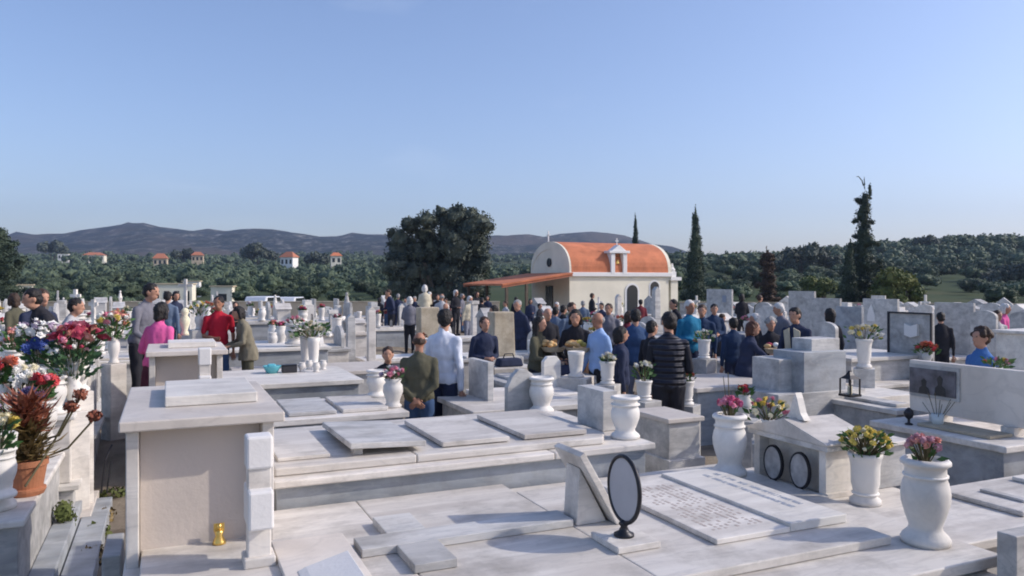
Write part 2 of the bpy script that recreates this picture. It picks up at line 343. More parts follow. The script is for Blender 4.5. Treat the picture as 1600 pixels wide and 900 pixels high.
def rnd_tree(seed, R_, H, n, size, nb=9, mat='olive_leaf'):
    rd = random.Random(seed); bl = []
    for k in range(nb):
        a = 6.28 * k / nb + rd.random() * .9; rr = R_ * rd.uniform(.2, .68); s = R_ * rd.uniform(.34, .55)
        bl.append((math.cos(a) * rr, math.sin(a) * rr, H * rd.uniform(.42, .78), s, s, s * rd.uniform(.7, .95)))
    bl.append((0, 0, H * .72, R_ * .5, R_ * .5, H * .28))
    b = MB(); leaves(b, bl, n, size, rnd=rd); return b
olive_meshes = [rnd_tree(i, 2.3 + .2 * (i % 3), 3.6 + .3 * (i % 2), 1500, .26, 13).mesh('olive_crown', 'olive_leaf') for i in range(5)]
trunk_meshes = [trunkmesh(1.6, .2, rnd=random.Random(i)).mesh('olive_trunk', 'bark') for i in range(3)]
def clear_view(p): return True
rd = random.Random(11)
spots = []
def tryspot(p, Y, dmin, lst):
    X = (p - 800) / F * Y
    for a, b, c, d in lst:
        if abs(X - a) < dmin and abs(Y - b) < dmin: return False
    lst.append((X, Y, p, 0)); return True
# olive rows on the left slopes and bushy groves on the right slope: nearest ones as single trees, the rest one mass
k = 0
while len(spots) < 235 and k < 9000:
    k += 1
    if rd.random() < .5: p, Y = rd.uniform(-60, 640), 62 + 105 * rd.random() ** .8
    else: p, Y = rd.uniform(1040, 1660), 60 + 125 * rd.random() ** .8
    if Y < 96 and (225 < p < 312 or 325 < p < 375 or 10 < p < 62): continue
    tryspot(p, Y, 4.6, spots)
for X, Y, p, _ in spots:
    z = terr(p, Y); right = p > 900
    s = rd.uniform(.55, 1.05) * (.62 if Y < 75 else .82)
    o = bpy.data.objects.new('olive_tree', rd.choice(olive_meshes)); C.objects.link(o); o.location = (X, Y, z - .3 * s); o.scale = (s * rd.uniform(.9, 1.25), s * rd.uniform(.9, 1.2), s * rd.uniform(.8, 1.1)); o.rotation_euler.z = rd.random() * 6.28
    if right: tag(o, 'rounded grey-green olive tree in the grove on the right-hand slope behind the headstones', 'tree', 'olive trees on the right-hand slope')
    else: tag(o, 'low grey-green olive tree in the grove on the left-hand flats below the bare hill', 'tree', 'olive trees on the left-hand flats')
mass = MB()
far = []
k = 0
while len(far) < 2300 and k < 40000:
    k += 1
    if rd.random() < .55: p, Y = rd.uniform(-120, 1000), 165 + 620 * rd.random() ** 1.3
    else: p, Y = rd.uniform(1010, 1700), 182 + 75 * rd.random()
    if p < 1000 and noise.noise(Vector(((p - 800) / F * Y / 45, Y / 45, 9))) > .22: continue
    tryspot(p, Y, 3.2 if Y < 260 else 4.8, far)
for X, Y, p, _ in far:
    z = terr(p, Y); s = rd.uniform(1.2, 2.5) * (1 + Y / 1200); h = s * rd.uniform(.7, 1.1)
    bl = [(X + rd.uniform(-.5, .5) * s, Y + rd.uniform(-.5, .5) * s, z + h * rd.uniform(.5, .9), s * .72, s * .72, h * .62) for _ in range(3)]
    leaves(mass, bl, 46 if Y < 300 else 26, .7 + Y / 900, rnd=rd, inner=.85)
o = struct(mass.build('olive_grove', 'olive_leaf'), 'stuff'); o['label'] = 'far olive groves covering the slopes in dark grey-green clumps'

def column_tree(name, label, px, Y, ytop, wpx, mat, seed, n=2600, size=.2, ragged=.0, z0=None, conic=1.0, lean=0):
    rd = random.Random(seed); X = (px - 800) / F * Y; z = terr(px, Y) if z0 is None else z0; H = zof(ytop, Y) - z; Rm = wpx / F * Y / 2
    t = thing(name, label, 'tree', (X, Y, z), 0)
    bl = []; ns_ = 16 if ragged else 30
    for i in range(ns_):
        q = i / (ns_ - 1); r = Rm * (1 - q ** (1.9 / conic)) * (.75 + .25 * min(1, q * 5)) + .06
        if ragged: r *= rd.uniform(1 - ragged, 1 + ragged * .6); 
        ox = rd.gauss(0, Rm * .1 * (1 + 3 * ragged)) + lean * q * H
        bl.append((ox, rd.gauss(0, Rm * .1), .5 + (H - .7) * q, r, r, H / ns_ * (1.1 if ragged else 2.2)))
    if ragged:
        for i in range(22):
            q = rd.uniform(.1, .92); a = rd.random() * 6.28; r = Rm * (1 - q ** 1.9) * rd.uniform(1.0, 1.5) + .1
            bl.append((math.cos(a) * r, math.sin(a) * r, H * q, .28, .28, .2))
    leaves(MB(), bl, int(n * 2.6), size * .62, rnd=rd, flat=.7, inner=.7).build('crown', mat, t)
    MB().tube([(0, 0, -.5), (0, 0, H * .6)], [Rm * .3, Rm * .1], 8).build('trunk', 'bark', t)
    return t
column_tree('cypress_tree', 'slim smooth dark cypress standing just right of the chapel', 1086, 58, 327, 29, 'cypress_leaf', 1)
column_tree('cypress_tree', 'tallest cypress, ragged and open with a bent tip, above the right headstones', 1349, 55, 283, 38, 'cypress_leaf', 2, ragged=.35, n=3200)
tip = THINGS[-1]
MB().tube([(-.0, 0, 9.1), (-.1, 0, 9.45), (-.35, 0, 9.75), (-.5, 0, 9.72)], [.05, .04, .03, .02], 5).build('bent_tip', 'cypress_leaf', tip)
column_tree('cypress_tree', 'shorter dark cypress leaning against the tallest one', 1327, 54, 377, 24, 'cypress_leaf', 3)
column_tree('cypress_tree', 'small dark cypress whose tip shows over the chapel roof', 993, 75, 338, 14, 'cypress_leaf', 4)
column_tree('cypress_tree', 'reddish brown half-dead cypress between the two dark ones', 1199, 62, 386, 24, 'brown_leaf', 5, ragged=.2, n=1800)
column_tree('cypress_tree', 'dark cypress pressed against the right flank of the big spreading tree', 756, 57, 366, 20, 'cypress_leaf', 6)
column_tree('conifer_tree', 'dark pointed conifer cut by the left edge of the picture', 6, 48, 352, 62, 'cypress_leaf', 7, ragged=.3, n=3500, size=.22, conic=.62)
def big_tree(name, label, Y, blobs_px, mat, n, size, trunk_px, seed=3):
    rd = random.Random(seed); p0 = trunk_px; X0 = (p0 - 800) / F * Y; z0 = terr(p0, Y)
    t = thing(name, label, 'tree', (X0, Y, z0), 0); bl = []
    for (px, py, r) in blobs_px:
        x = (px - p0) / F * Y; z = zof(py, Y) - z0; rr = r / F * Y
        bl.append((x, rd.uniform(-.7, .7) * rr * 1.4, z, rr, rr * 1.05, rr * .92))
        bl.append((x + rd.uniform(-.3, .3) * rr, rd.uniform(1, 2.0) * rr, z - .1 * rr, rr * .9, rr, rr * .85))
    big = list(bl)
    for (x, y, z, rr, a_, c_) in big:
        for k in range(4):
            a = rd.random() * 6.28; e = rd.uniform(-.4, 1.3); q = rr * .85; s_ = rr * rd.uniform(.22, .42)
            bl.append((x + math.cos(a) * math.cos(e) * q, y + math.sin(a) * math.cos(e) * q, z + math.sin(e) * q, s_, s_, s_ * .9))
    leaves(MB(), bl, n, size, rnd=rd, flat=.8).build('crown', mat, t)
    b = MB(); 
    for k in range(5):
        a = rd.uniform(-1, 1); hk_ = max(q[2] for q in bl) * .5; b.tube([(a * .3, 0, -.5), (a * .6, .2, hk_ * .45), (a * hk_ * .45, .3, hk_)], [.26, .2, .1], 8)
    b.build('trunk', 'bark', t); return t
big_tree('carob_tree', 'huge dark many-domed evergreen tree behind the crowd left of the chapel', 56,
         [(640, 352, 15), (625, 372, 20), (668, 345, 17), (688, 333, 11), (662, 366, 18), (712, 338, 18), (735, 340, 17), (752, 350, 20), (735, 360, 24), (700, 362, 22), (622, 395, 24), (650, 395, 24), (680, 392, 26), (715, 388, 26),
          (745, 380, 24), (615, 418, 22), (640, 425, 24), (670, 428, 26), (700, 425, 26), (730, 422, 26), (750, 410, 20), (625, 448, 22), (655, 455, 24), (690, 458, 24), (725, 455, 24), (745, 445, 18)], 'carob_leaf', 30000, .17, 685)
big_tree('pine_tree', 'dark rounded tree clump on the rise between brown cypress and tall cypress', 150, [(1215, 412, 15), (1240, 400, 16), (1262, 395, 16), (1285, 402, 15), (1235, 418, 14), (1265, 415, 16), (1300, 410, 12)], 'carob_leaf', 3500, .55, 1255, 5)
big_tree('pine_tree', 'round-topped tree breaking the skyline of the right ridge', 230, [(1441, 377, 8), (1452, 376, 8), (1462, 379, 7)], 'carob_leaf', 900, .7, 1450, 6)
big_tree('pine_tree', 'dark wide tree at the right edge of the green slope', 120, [(1575, 430, 18), (1600, 425, 20), (1550, 436, 12), (1625, 430, 18)], 'carob_leaf', 2500, .5, 1590, 7)
big_tree('pine_tree', 'dark clump of tree on the ridge line right of the tallest cypress', 215, [(1395, 402, 10), (1410, 400, 9), (1380, 404, 8)], 'carob_leaf', 1200, .7, 1397, 8)
big_tree('broadleaf_tree', 'yellowish green bush tree right behind the praying-figure headstone', 52, [(1395, 435, 18), (1420, 440, 18), (1408, 455, 20), (1385, 458, 16), (1435, 460, 14), (1400, 475, 16)], 'bush_leaf', 4500, .2, 1408, 9)
big_tree('broadleaf_tree', 'bright yellow-green shrub tree left of the tall cypress pair', 75, [(1268, 442, 12), (1285, 445, 12), (1300, 448, 10), (1275, 455, 12)], 'bush_leaf', 2200, .28, 1280, 10)
big_tree('pine_tree', 'broad dark tree on the left hillside beside the white house', 330, [(385, 396, 11), (400, 390, 12), (412, 396, 9), (425, 400, 7)], 'carob_leaf', 1500, .9, 402, 12)
big_tree('pine_tree', 'dark tree pair at the foot of the bare hill above the beige house', 420, [(70, 387, 9), (85, 385, 10), (95, 390, 7)], 'carob_leaf', 1200, 1.1, 82, 13)
big_tree('pine_tree', 'dark tree clump beyond the pale house on the left rise', 360, [(278, 398, 8), (290, 396, 9), (300, 400, 7)], 'carob_leaf', 1200, 1.0, 288, 14)
big_tree('pine_tree', 'dark low tree between the red-roofed villa and the yellow villa', 300, [(490, 402, 9), (505, 404, 8), (480, 406, 7)], 'carob_leaf', 1200, .9, 492, 15)

# ------------------------------------------------------------------ houses far off
newmat('wall_cream', (.78, .735, .60), .85, .25, 12, .10, .9)
newmat('wall_white', (.78, .77, .74), .85, .2, 12, .06, 2)
newmat('wall_beige', (.55, .45, .32), .9, .3, 12, .1, 2)
newmat('roof_tile', (.56, .19, .09), .8, 0, 9, .25, 1.5)
t, b_ = nodes(M['roof_tile']); N, L = t.nodes, t.links; co = N.new('ShaderNodeTexCoord'); wv = N.new('ShaderNodeTexWave'); wv.bands_direction = 'X'; wv.inputs['Scale'].default_value = 3.2; wv.inputs['Distortion'].default_value = .3
w2 = N.new('ShaderNodeTexWave'); w2.bands_direction = 'Z'; w2.wave_profile = 'SAW'; w2.inputs['Scale'].default_value = .8; ad = N.new('ShaderNodeMath'); ad.operation = 'ADD'
L.new(co.outputs['Object'], wv.inputs['Vector']); L.new(co.outputs['Object'], w2.inputs['Vector']); L.new(wv.outputs['Fac'], ad.inputs[0]); L.new(w2.outputs['Fac'], ad.inputs[1])
bp = N.new('ShaderNodeBump'); bp.inputs['Strength'].default_value = .35; bp.inputs['Distance'].default_value = .04; L.new(ad.outputs[0], bp.inputs['Height']); L.new(bp.outputs[0], b_.inputs['Normal'])
newmat('roof_old', (.42, .16, .09), .85, .5, 6, .15, 3)
newmat('window_dark', (.03, .035, .04), .2)
newmat('white_paint', (.78, .77, .75), .6, .1, 20, .04, 3)
def house(label, px, Y, wpx, ywall, ybase, wall, roof=None, rh=1.6, rz=.3, depth=None, wins=3, kind='house'):
    X = (px - 800) / F * Y; zb = zof(ybase, Y); h = zof(ywall, Y) - zb; w_ = wpx / F * Y; d = depth or w_ * .7
    zg = min(terr(px, Y), zb)
    t = thing(kind, label, 'house', (X, Y, zg), rz); z0 = 0; h = h + zb - zg
    MB().box(-w_ / 2, w_ / 2, -d / 2, d / 2, -1, h).build('wall', wall, t)
    if roof:
        b = MB(); e = .4; b.add([(-w_ / 2 - e, -d / 2 - e, h), (w_ / 2 + e, -d / 2 - e, h), (w_ / 2 + e, d / 2 + e, h), (-w_ / 2 - e, d / 2 + e, h), (-w_ / 4, 0, h + rh), (w_ / 4, 0, h + rh)],
              [(0, 3, 2, 1), (0, 1, 5, 4), (1, 2, 5), (2, 3, 4, 5), (3, 0, 4)]); b.build('roof', roof, t)
    else: MB().box(-w_ / 2 - .15, w_ / 2 + .15, -d / 2 - .15, d / 2 + .15, h, h + .12).build('roof', 'wall_beige', t)
    for i in range(wins):
        x = -w_ / 2 + w_ * (i + .5) / wins; wd = min(1.3, w_ / wins * .5)
        MB().box(x - wd / 2, x + wd / 2, -d / 2 - .04, -d / 2 + .1, h - 2.3, h - .8).build('window', 'window_dark', t)
    return t
house('white cube house on the far left hillside below the dark tree pair', 100, 400, 15, 397, 402, 'wall_white')
house('long beige house with terrace on the far left hillside', 148, 380, 30, 399, 407, 'wall_cream', 'roof_old', rh=1.5, wins=4)
house('house with faded red roof right of the long beige house', 251, 330, 20, 404, 411, 'wall_beige', 'roof_old', 2.2)
house('pale pinkish house near the centre of the left hillside', 309, 350, 17, 399, 405, 'wall_beige', 'roof_old', 1.6)
house('white villa with bright red hipped roof on the left hillside', 452, 260, 22, 402, 411, 'wall_white', 'roof_old', 1.9, wins=3, rz=-.3)
house('small yellow villa on the slope left of the big tree', 525, 280, 16, 400, 408, 'wall_cream', 'roof_tile', 1.3, wins=2)
house('cream flat-roofed farm building behind the thin standing cross', 272, 92, 58, 444, 474, 'wall_cream', None, wins=4, rz=.25)
house('small cream block house with one wide dark opening right of the farm building', 349, 88, 32, 448, 470, 'wall_cream', None, wins=1, rz=.1)
house('pale yellow house behind the mourners at the far left', 36, 80, 26, 446, 470, 'wall_cream', None, wins=2, rz=.5)
house('grey-white shed behind the cream farm building', 300, 105, 24, 440, 462, 'wall_white', None, wins=2, rz=.2)
def car(label, px, Y, L_, h, mat, rz):
    X = (px - 800) / F * Y; t = thing('parked_car', label, 'car', (X, Y, terr(px, Y)), rz); w_ = .85
    prof = [(-L_ / 2, .35), (L_ / 2, .35), (L_ / 2, .8), (L_ / 2 - .25, .92), (L_ * .22, 1.0), (L_ * .08, h), (-L_ * .36, h), (-L_ * .46, .98), (-L_ / 2, .85)]
    MB().prism(prof, -w_, w_).build('body', mat, t, bevel=.08)
    for sx in (-1, 1):
        for sy in (-1, 1): MB().lathe([(.12, 0), (.31, 0), (.33, .05), (.33, .18), (.31, .22), (.12, .22)], 18, mat=Matrix.Translation((sx * L_ * .31, sy * .86 + (.0 if sy < 0 else -.22) , .33)) @ Matrix.Rotation(-math.pi / 2, 4, 'X')).build('wheel', 'black_plastic', t)
    for sy in (-1, 1): MB().prism([(-L_ * .36, 1.02), (L_ * .16, 1.02), (L_ * .07, h - .07), (-L_ * .33, h - .07)], sy * (w_ + .005), sy * (w_ - .03)).build('side_window', 'window_dark', t)
    MB().add([(L_ * .225, -.7, 1.02), (L_ * .225, .7, 1.02), (L_ * .095, .66, h - .06), (L_ * .095, -.66, h - .06)], [(0, 1, 2, 3)]).build('windscreen', 'window_dark', t)
newmat('car_white', (.75, .76, .78), .25); newmat('car_blue', (.1, .16, .24), .25); newmat('car_grey', (.3, .32, .34), .3)
car('white car parked beyond the cemetery wall, left of the silver one', 418, 57, 4.3, 1.7, 'car_white', 1.35)
car('silver-white car parked beyond the cemetery wall right of the other', 456, 60, 4.4, 1.6, 'car_white', 1.5)
# boundary wall
def wallrun(label, px0, px1, Y0, Y1, h, mat, cat='wall'):
    x0, x1 = (px0 - 800) / F * Y0, (px1 - 800) / F * Y1; dx, dy = x1 - x0, Y1 - Y0; L_ = math.hypot(dx, dy)
    t = thing('boundary_wall', label, cat, (x0, Y0, 0), math.atan2(dy, dx))
    MB().box(0, L_, 0, .22, -.6, h).build('masonry', mat, t, bevel=.01); MB().box(-.03, L_ + .03, -.04, .26, h + .002, h + .07).build('coping', 'sandstone', t, bevel=.01)
wallrun('long low tan boundary wall behind the graves at the left', -200, 780, 41, 41, 1.08, 'wall_beige')
wallrun('low grey boundary wall below the right-hand slope', 1062, 2100, 47, 40, .9, 'marble_grey')

# ------------------------------------------------------------------ chapel
def chapel():
    Yc = 44.0; X = (887 - 800) / F * Yc; t = thing('chapel', 'cream chapel with curved orange tile roof, porch canopy and small bell tower', 'chapel', (X, Yc, 0))
    L_, D, ev, rg = 7.1, 5.0, 2.62, 4.5            # local x runs along the long side, y goes back
    hw = D / 2; arc = []
    for i in range(25):                               # pointed-round vault profile
        q = i / 24; a = math.pi * q; y = hw - (hw) * math.cos(a); z = ev + (rg - ev) * (math.sin(a) ** .82); arc.append((y, z))
    MB().prism([(0, -.3), (D, -.3)] + [(y, z - .05) for y, z in arc[::-1]], .12, L_ - .12, 'x').build('wall', 'wall_cream', t)
    r = MB(); n = 25
    out = [(y + (y - hw) * .03, z + .10) for y, z in arc]; inn = [(y, z - .02) for y, z in arc]
    r.prism([(out[i][0], out[i][1]) for i in range(n)] + inn[::-1], .195, L_ - .195, 'x'); r.build('roof', 'roof_tile', t)
    for x0, x1 in ((.09, .2), (L_ - .2, L_ + .02)):
        o2 = [(y + (y - hw) * .03, z + .105) for y, z in arc]
        MB().prism([(o2[i][0], o2[i][1]) for i in range(n)] + [(y, z - .3 - .05) for y, z in arc][::-1], x0, x1, 'x').build('gable_band', 'wall_cream', t)
    MB().box(-.0, L_ + .05, -.16, .02, ev - .12, ev + .12).build('cornice', 'white_paint', t, bevel=.02)
    # right rear buttress with stepped cap
    MB().box(L_ + .05, L_ + .55, -.02, .5, -.2, ev - .35).build('buttress', 'wall_cream', t)
    MB().box(L_ - .02, L_ + .75, -.12, .6, ev - .348, ev - .14).box(L_ + .1, L_ + .45, 0, .4, ev - .138, ev + .2).lathe([(.16, 0), (.2, .12), (.1, .26), (.05, .5)], 10, (L_ + .27, .2, ev + .2)).build('buttress_cap', 'wall_white', t)
    def arched(x, w_, z0, h, mat, nm, d=.06):
        pl = [(x - w_ / 2, z0), (x + w_ / 2, z0)] + [(x + w_ / 2 * math.cos(a), z0 + h - w_ / 2 + w_ / 2 * math.sin(a)) for a in [math.pi * i / 12 for i in range(13)]]
        return MB().prism(pl, -d, .05).build(nm, mat, t)
    arched(4.35, 1.0, .0, 2.12, 'white_paint', 'door_surround', .03); dr = arched(4.35, .74, .0, 2.0, 'window_dark', 'door', .05)
    arched(5.95, .8, .95, 1.35, 'white_paint', 'window', .02); wn = arched(5.95, .6, 1.05, 1.15, 'window_dark', 'window_pane', .04)
    # little bell tower on the near eave
    bx = 3.35; tw = thing_part('bell_tower', t, (bx, .05, ev))
    b = MB(); b.box(-.55, -.28, -.22, .3, 0, 1.25).box(.28, .55, -.22, .3, 0, 1.25).box(-.7, .7, -.3, .38, 1.252, 1.4)
    b.prism([(-.5, 1.402), (.5, 1.402), (.0, 1.75)], -.22, .3); b.build('tower_frame', 'white_paint', tw, bevel=.015)
    MB().box(-.28, .28, .14, .28, 0, 1.25).build('tower_back', 'terracotta', tw)
    MB().lathe([(.14, 0), (.11, .06), (.09, .2), (.03, .27)], 14, (0, 0, .62)).build('bell', 'gold', tw, smooth=True)
    MB().box(-.025, .025, .02, .07, 1.75, 2.15).box(-.11, .11, .02, .07, 1.96, 2.01).build('cross', 'white_paint', tw)
    MB().box(.0, .06, hw - .03, hw + .03, rg + .1, rg + .75).box(.0, .06, hw - .18, hw + .18, rg + .48, rg + .54).build('roof_cross', 'white_paint', t)
    # gable side: dark door, round window, red bordered porch roof on posts
    b = MB(); b.box(.06, .2, hw - .45, hw + .45, 0, 1.95); b.build('gable_door', 'window_dark', t)
    MB().lathe([(.26, 0), (.26, .1)], 20, mat=Matrix.Translation((.04, hw, 3.35)) @ Matrix.Rotation(math.pi / 2, 4, 'Y')).build('round_window', 'window_dark', t)
    pr = thing_part('porch', t, (0, 0, 0))
    def slab(b, x0, z0, x1, z1, y0, y1, th): b.prism([(x0, z0), (x1, z1), (x1, z1 + th), (x0, z0 + th)], y0, y1)
    b = MB(); slab(b, -4.4, 1.98, -.06, 2.62, -.75, D + .3, .10); b.build('porch_roof', 'roof_tile', pr)
    b = MB(); slab(b, -4.4, 1.86, -.06, 2.5, -.70, -.6, .115); slab(b, -4.4, 1.86, -.06, 2.5, D + .1, D + .22, .115); b.build('porch_beam', 'roof_old', pr)
    for x, y in ((-4.1, -.62), (-4.1, D + .14), (-2.9, -.62), (-2.9, D + .14)):
        MB().box(x - .07, x + .07, y - .07, y + .07, -.2, 1.88 + (x + 4.4) * .145).build('porch_post', 'bark', pr)
    return t
def thing_part(name, parent, loc):
    o = bpy.data.objects.new(name, None); C.objects.link(o); o.parent = parent; o.location = loc; o.empty_display_size = .1; return o
chapel()

# ------------------------------------------------------------------ cemetery pieces (local x = along the rows' v, local y = u)
def T(name, label, cat, u, v, z=0, group=None, rz=0): return thing(name, label, cat, (*W(u, v), z), GA + rz, group)
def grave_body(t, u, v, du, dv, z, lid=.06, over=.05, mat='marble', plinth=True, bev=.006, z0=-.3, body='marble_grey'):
    """masonry box u..u+du, v..v+dv with an overhanging lid whose top is z; coordinates relative to t at (t.u, t.v)"""
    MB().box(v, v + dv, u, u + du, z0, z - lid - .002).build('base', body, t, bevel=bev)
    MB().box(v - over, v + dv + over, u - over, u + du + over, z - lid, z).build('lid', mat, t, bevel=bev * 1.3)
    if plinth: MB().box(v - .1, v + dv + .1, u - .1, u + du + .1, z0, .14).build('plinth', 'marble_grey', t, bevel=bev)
def place_slab(t, name, u0, u1, v0, v1, z0, th, mat, bev=.005, lab=None):
    o = MB().box(v0, v1, u0, u1, z0, z0 + th).build(name, mat, t, bevel=bev)
    if lab: o['label'] = lab
    return o
VP = {'urn': [(.125, 0), (.13, .025), (.12, .045), (.09, .075), (.085, .10), (.105, .16), (.125, .235), (.128, .29), (.118, .345), (.106, .375), (.112, .385), (.108, .40), (.106, .43), (.118, .445), (.13, .452), (.13, .468), (.118, .48), (.10, .484), (.09, .46)],
      'cup': [(.10, 0), (.10, .03), (.075, .05), (.078, .09), (.09, .14), (.092, .25), (.10, .30), (.11, .32), (.11, .34), (.095, .345), (.085, .32)],
      'jar': [(.07, 0), (.075, .02), (.055, .05), (.06, .1), (.085, .2), (.08, .28), (.06, .32), (.075, .36), (.06, .37), (.05, .34)],
      'tall': [(.07, 0), (.07, .03), (.05, .06), (.06, .2), (.068, .36), (.075, .42), (.065, .43), (.05, .40)]}
def vase(kind, label, u, v, z, h=None, mat='marble_vase', name='marble_vase', w=1, group=None):
    pr = VP[kind]; hh = max(q[1] for q in pr); s = (h or hh) / hh
    t = T(name, label, 'vase', u, v, z, group, rz=random.random())
    MB().lathe([(r * w * (s ** .3 if w == 1 else 1), q * s) for r, q in pr], 28).build('body', mat, t, smooth=True)
    if kind in ('urn', 'cup'):
        b = MB(); q = .385 * s if kind == 'urn' else .07 * s; r = (.108 if kind == 'urn' else .078) * w
        b.lathe([(r, q - .006), (r + .008, q - .003), (r + .008, q + .006), (r, q + .009)], 28); b.build('ring', mat, t, smooth=True)
    t['h'] = 0; del t['h']
    return t
BL = {}
def bloommesh(col, kind):
    k = (col, kind)
    if k in BL: return BL[k]
    b = MB(); rd = random.Random(sum(map(ord, kind)) + len(col))
    rows = {'mum': [(.95, .05, 11), (.8, .35, 10), (.55, .65, 8), (.28, .85, 5)], 'rose': [(.7, .25, 6), (.5, .55, 5), (.28, .75, 4)], 'star': [(1.0, .25, 6), (.45, .6, 5)]}[kind]
    for r, zz, n in rows:
        for i in range(n):
            a = 6.283 * i / n + rd.random() * .4; d = Vector((math.cos(a), math.sin(a), 0)); e = Vector((-d.y, d.x, 0)); w_ = r * 2.4 / n + .06
            b.add([d * .1 * r + Vector((0, 0, zz * .6)), d * r * .6 - e * w_ + Vector((0, 0, zz * .75)), d * r + Vector((0, 0, zz + rd.uniform(-.1, .15))), d * r * .6 + e * w_ + Vector((0, 0, zz * .75))], [(0, 1, 2, 3)])
    b.ell((0, 0, .3), .4, .4, .42, 7, 5)
    BL[k] = b.mesh('blossom', 'bloom_' + col); return BL[k]
def bouquet(label, u, v, z, r, cols, n=14, size=.045, h=.25, leaf='leaf', name='flower_bouquet', kind='mum', single=True, rd=None, group=None, nl=90, sx=1, lf=.09, cat='flowers', droop=0):
    rd = rd or random.Random(int(1000 * abs(u) + 77 * abs(v)))
    t = T(name, label, cat, u, v, z, group); f = MB(); st = MB(); bl = []
    for i in range(n):
        a = rd.random() * 6.283; q = rd.random() ** .5; el = (1 - q * q) ** .5
        c = Vector((math.cos(a) * q * r * sx, math.sin(a) * q * r * sx, h + el * r * .8 * rd.uniform(.75, 1.05)))
        bl.append((c, rd.choice(cols), size * rd.uniform(.75, 1.25)))
        st.tube([(c.x * .1, c.y * .1, 0), tuple(c)], .0035, 4)
    for i in range(nl):
        a = rd.random() * 6.283; q = rd.random() ** .5; c = Vector((math.cos(a) * q * r * 1.05 * sx, math.sin(a) * q * r * 1.05 * sx, h * .35 + rd.random() * (h * .5 + r * .75)))
        d = Vector((c.x, c.y, rd.uniform(0, r))).normalized(); e = d.orthogonal().normalized(); e = Matrix.Rotation(rd.random() * 6, 3, d) @ e; s = lf * rd.uniform(.6, 1.3)
        f.add([c - d * s * .5, c - e * s * .25, c + d * s * .6, c + e * s * .25], [(0, 1, 2, 3)])
    f.build('foliage', leaf, t); st.build('stems', 'stem', t)
    if single:
        for c, co, s in bl:
            o = bpy.data.objects.new('blossom', bloommesh(co, kind)); C.objects.link(o); o.parent = t; o.location = c; o.scale = (s, s, s)
            o.rotation_euler = (rd.gauss(0, .5) - c.y * 3, rd.gauss(0, .5) + c.x * 3, rd.random() * 6)
    else:
        for co in sorted(set(x[1] for x in bl)):
            b = MB()
            for c, c2, s in bl:
                if c2 == co:
                    me = bloommesh(co, kind); mt = Matrix.Translation(c) @ Matrix.Rotation(rd.gauss(0, .5) + c.x * 2, 4, 'Y') @ Matrix.Scale(s, 4)
                    b.add([tuple(x.co) for x in me.vertices], [tuple(p.vertices) for p in me.polygons], 0, mt)
            b.build('blossoms', 'bloom_' + co, t)
    return t

# ---- front family grave with its panels
g = T('family_grave', 'wide white marble family grave across the foreground with inscribed panels and a flat cross', 'grave', 0, 0)
MB().box(-.15, 4.0, 2.7, 4.86, -.3, .688).build('base', 'marble_grey', g, bevel=.006)
for v0_, v1_ in ((-.2, 2.118), (2.122, 4.05)): MB().box(v0_, v1_, 2.65, 4.915, .69, .75).build('ledge', 'marble', g, bevel=.008)
for v0_, v1_, u1_ in ((-.12, 1.098, 4.88), (1.102, 2.118, 4.88), (2.122, 3.64, 4.66)): MB().box(v0_, v1_, 3.0, u1_, .752, .80).build('top_slab', 'marble', g, bevel=.007)
MB().box(3.8, 3.98, 2.62, 2.698, .1, .66).box(.2, 3.7, 2.64, 2.698, .1, .2).build('corner_post', 'marble', g, bevel=.005)
# flat cross lying on the slab
cr = MB(); pl = [P(583, 838, .81), P(625, 886, .81)]
o_ = MB()
o_.box(.90, 2.115, 3.85, 4.05, .802, .845)
o_.build('lying_cross', 'marble_grey', g, bevel=.004)
g.children[-1]['label'] = 'flat marble cross lying on the slab'
MB().box(1.08, 1.30, 3.54, 3.848, .802, .845).build('cross_arm', 'marble_grey', g, bevel=.004)
MB().box(1.08, 1.30, 4.052, 4.36, .802, .845).build('cross_arm', 'marble_grey', g, bevel=.004)
place_slab(g, 'inscribed_panel', 3.27, 4.5, 2.66, 3.17, .802, .03, 'marble', lab='weathered panel with pinkish worn engraving')
place_slab(g, 'inscribed_panel', 3.27, 4.5, 3.172, 3.6, .802, .05, 'marble_white', lab='raised white panel with faded blue lettering')
b = MB(); rd = random.Random(4)
for row in range(2):
    vv = 3.40 + row * .09; y = 3.5
    while y < 4.34:
        l_ = rd.uniform(.012, .022)
        if rd.random() < .84:
            b.box(vv, vv + .036, y, y + .006, .8522, .8536); b.box(vv + rd.choice((0, .03, .016)), vv + rd.choice((.006, .036)), y + .0061, y + l_, .8522, .8536)
            if rd.random() < .5: b.box(vv, vv + .036, y + l_ + .0002, y + l_ + .006, .8522, .8536)
        y += l_ + .012
    b.build('lettering', 'engraving', g); b = MB()
for row in range(9):
    y = 3.4; b = MB()
    while y < 4.3:
        if rd.random() < .75: b.box(2.74 + row * .042, 2.756 + row * .042, y, y + rd.uniform(.01, .03), .8322, .8334)
        y += .035
    b.build('worn_engraving', 'engrave_pink', g)
# leaning book slab on its wedge
g = T('leaning_plaque', 'white marble plaque leaning on a wedge in the middle of the front grave', 'plaque', 0, 0)
MB().prism([(2.14, .802), (2.34, .802), (2.16, 1.13)], 3.86, 4.02, 'y').build('wedge', 'marble', g, bevel=.004)
MB().prism([(2.36, .802), (2.41, .802), (2.15, 1.235), (2.115, 1.215)], 3.78, 4.10, 'y').build('plaque', 'marble', g, bevel=.005)
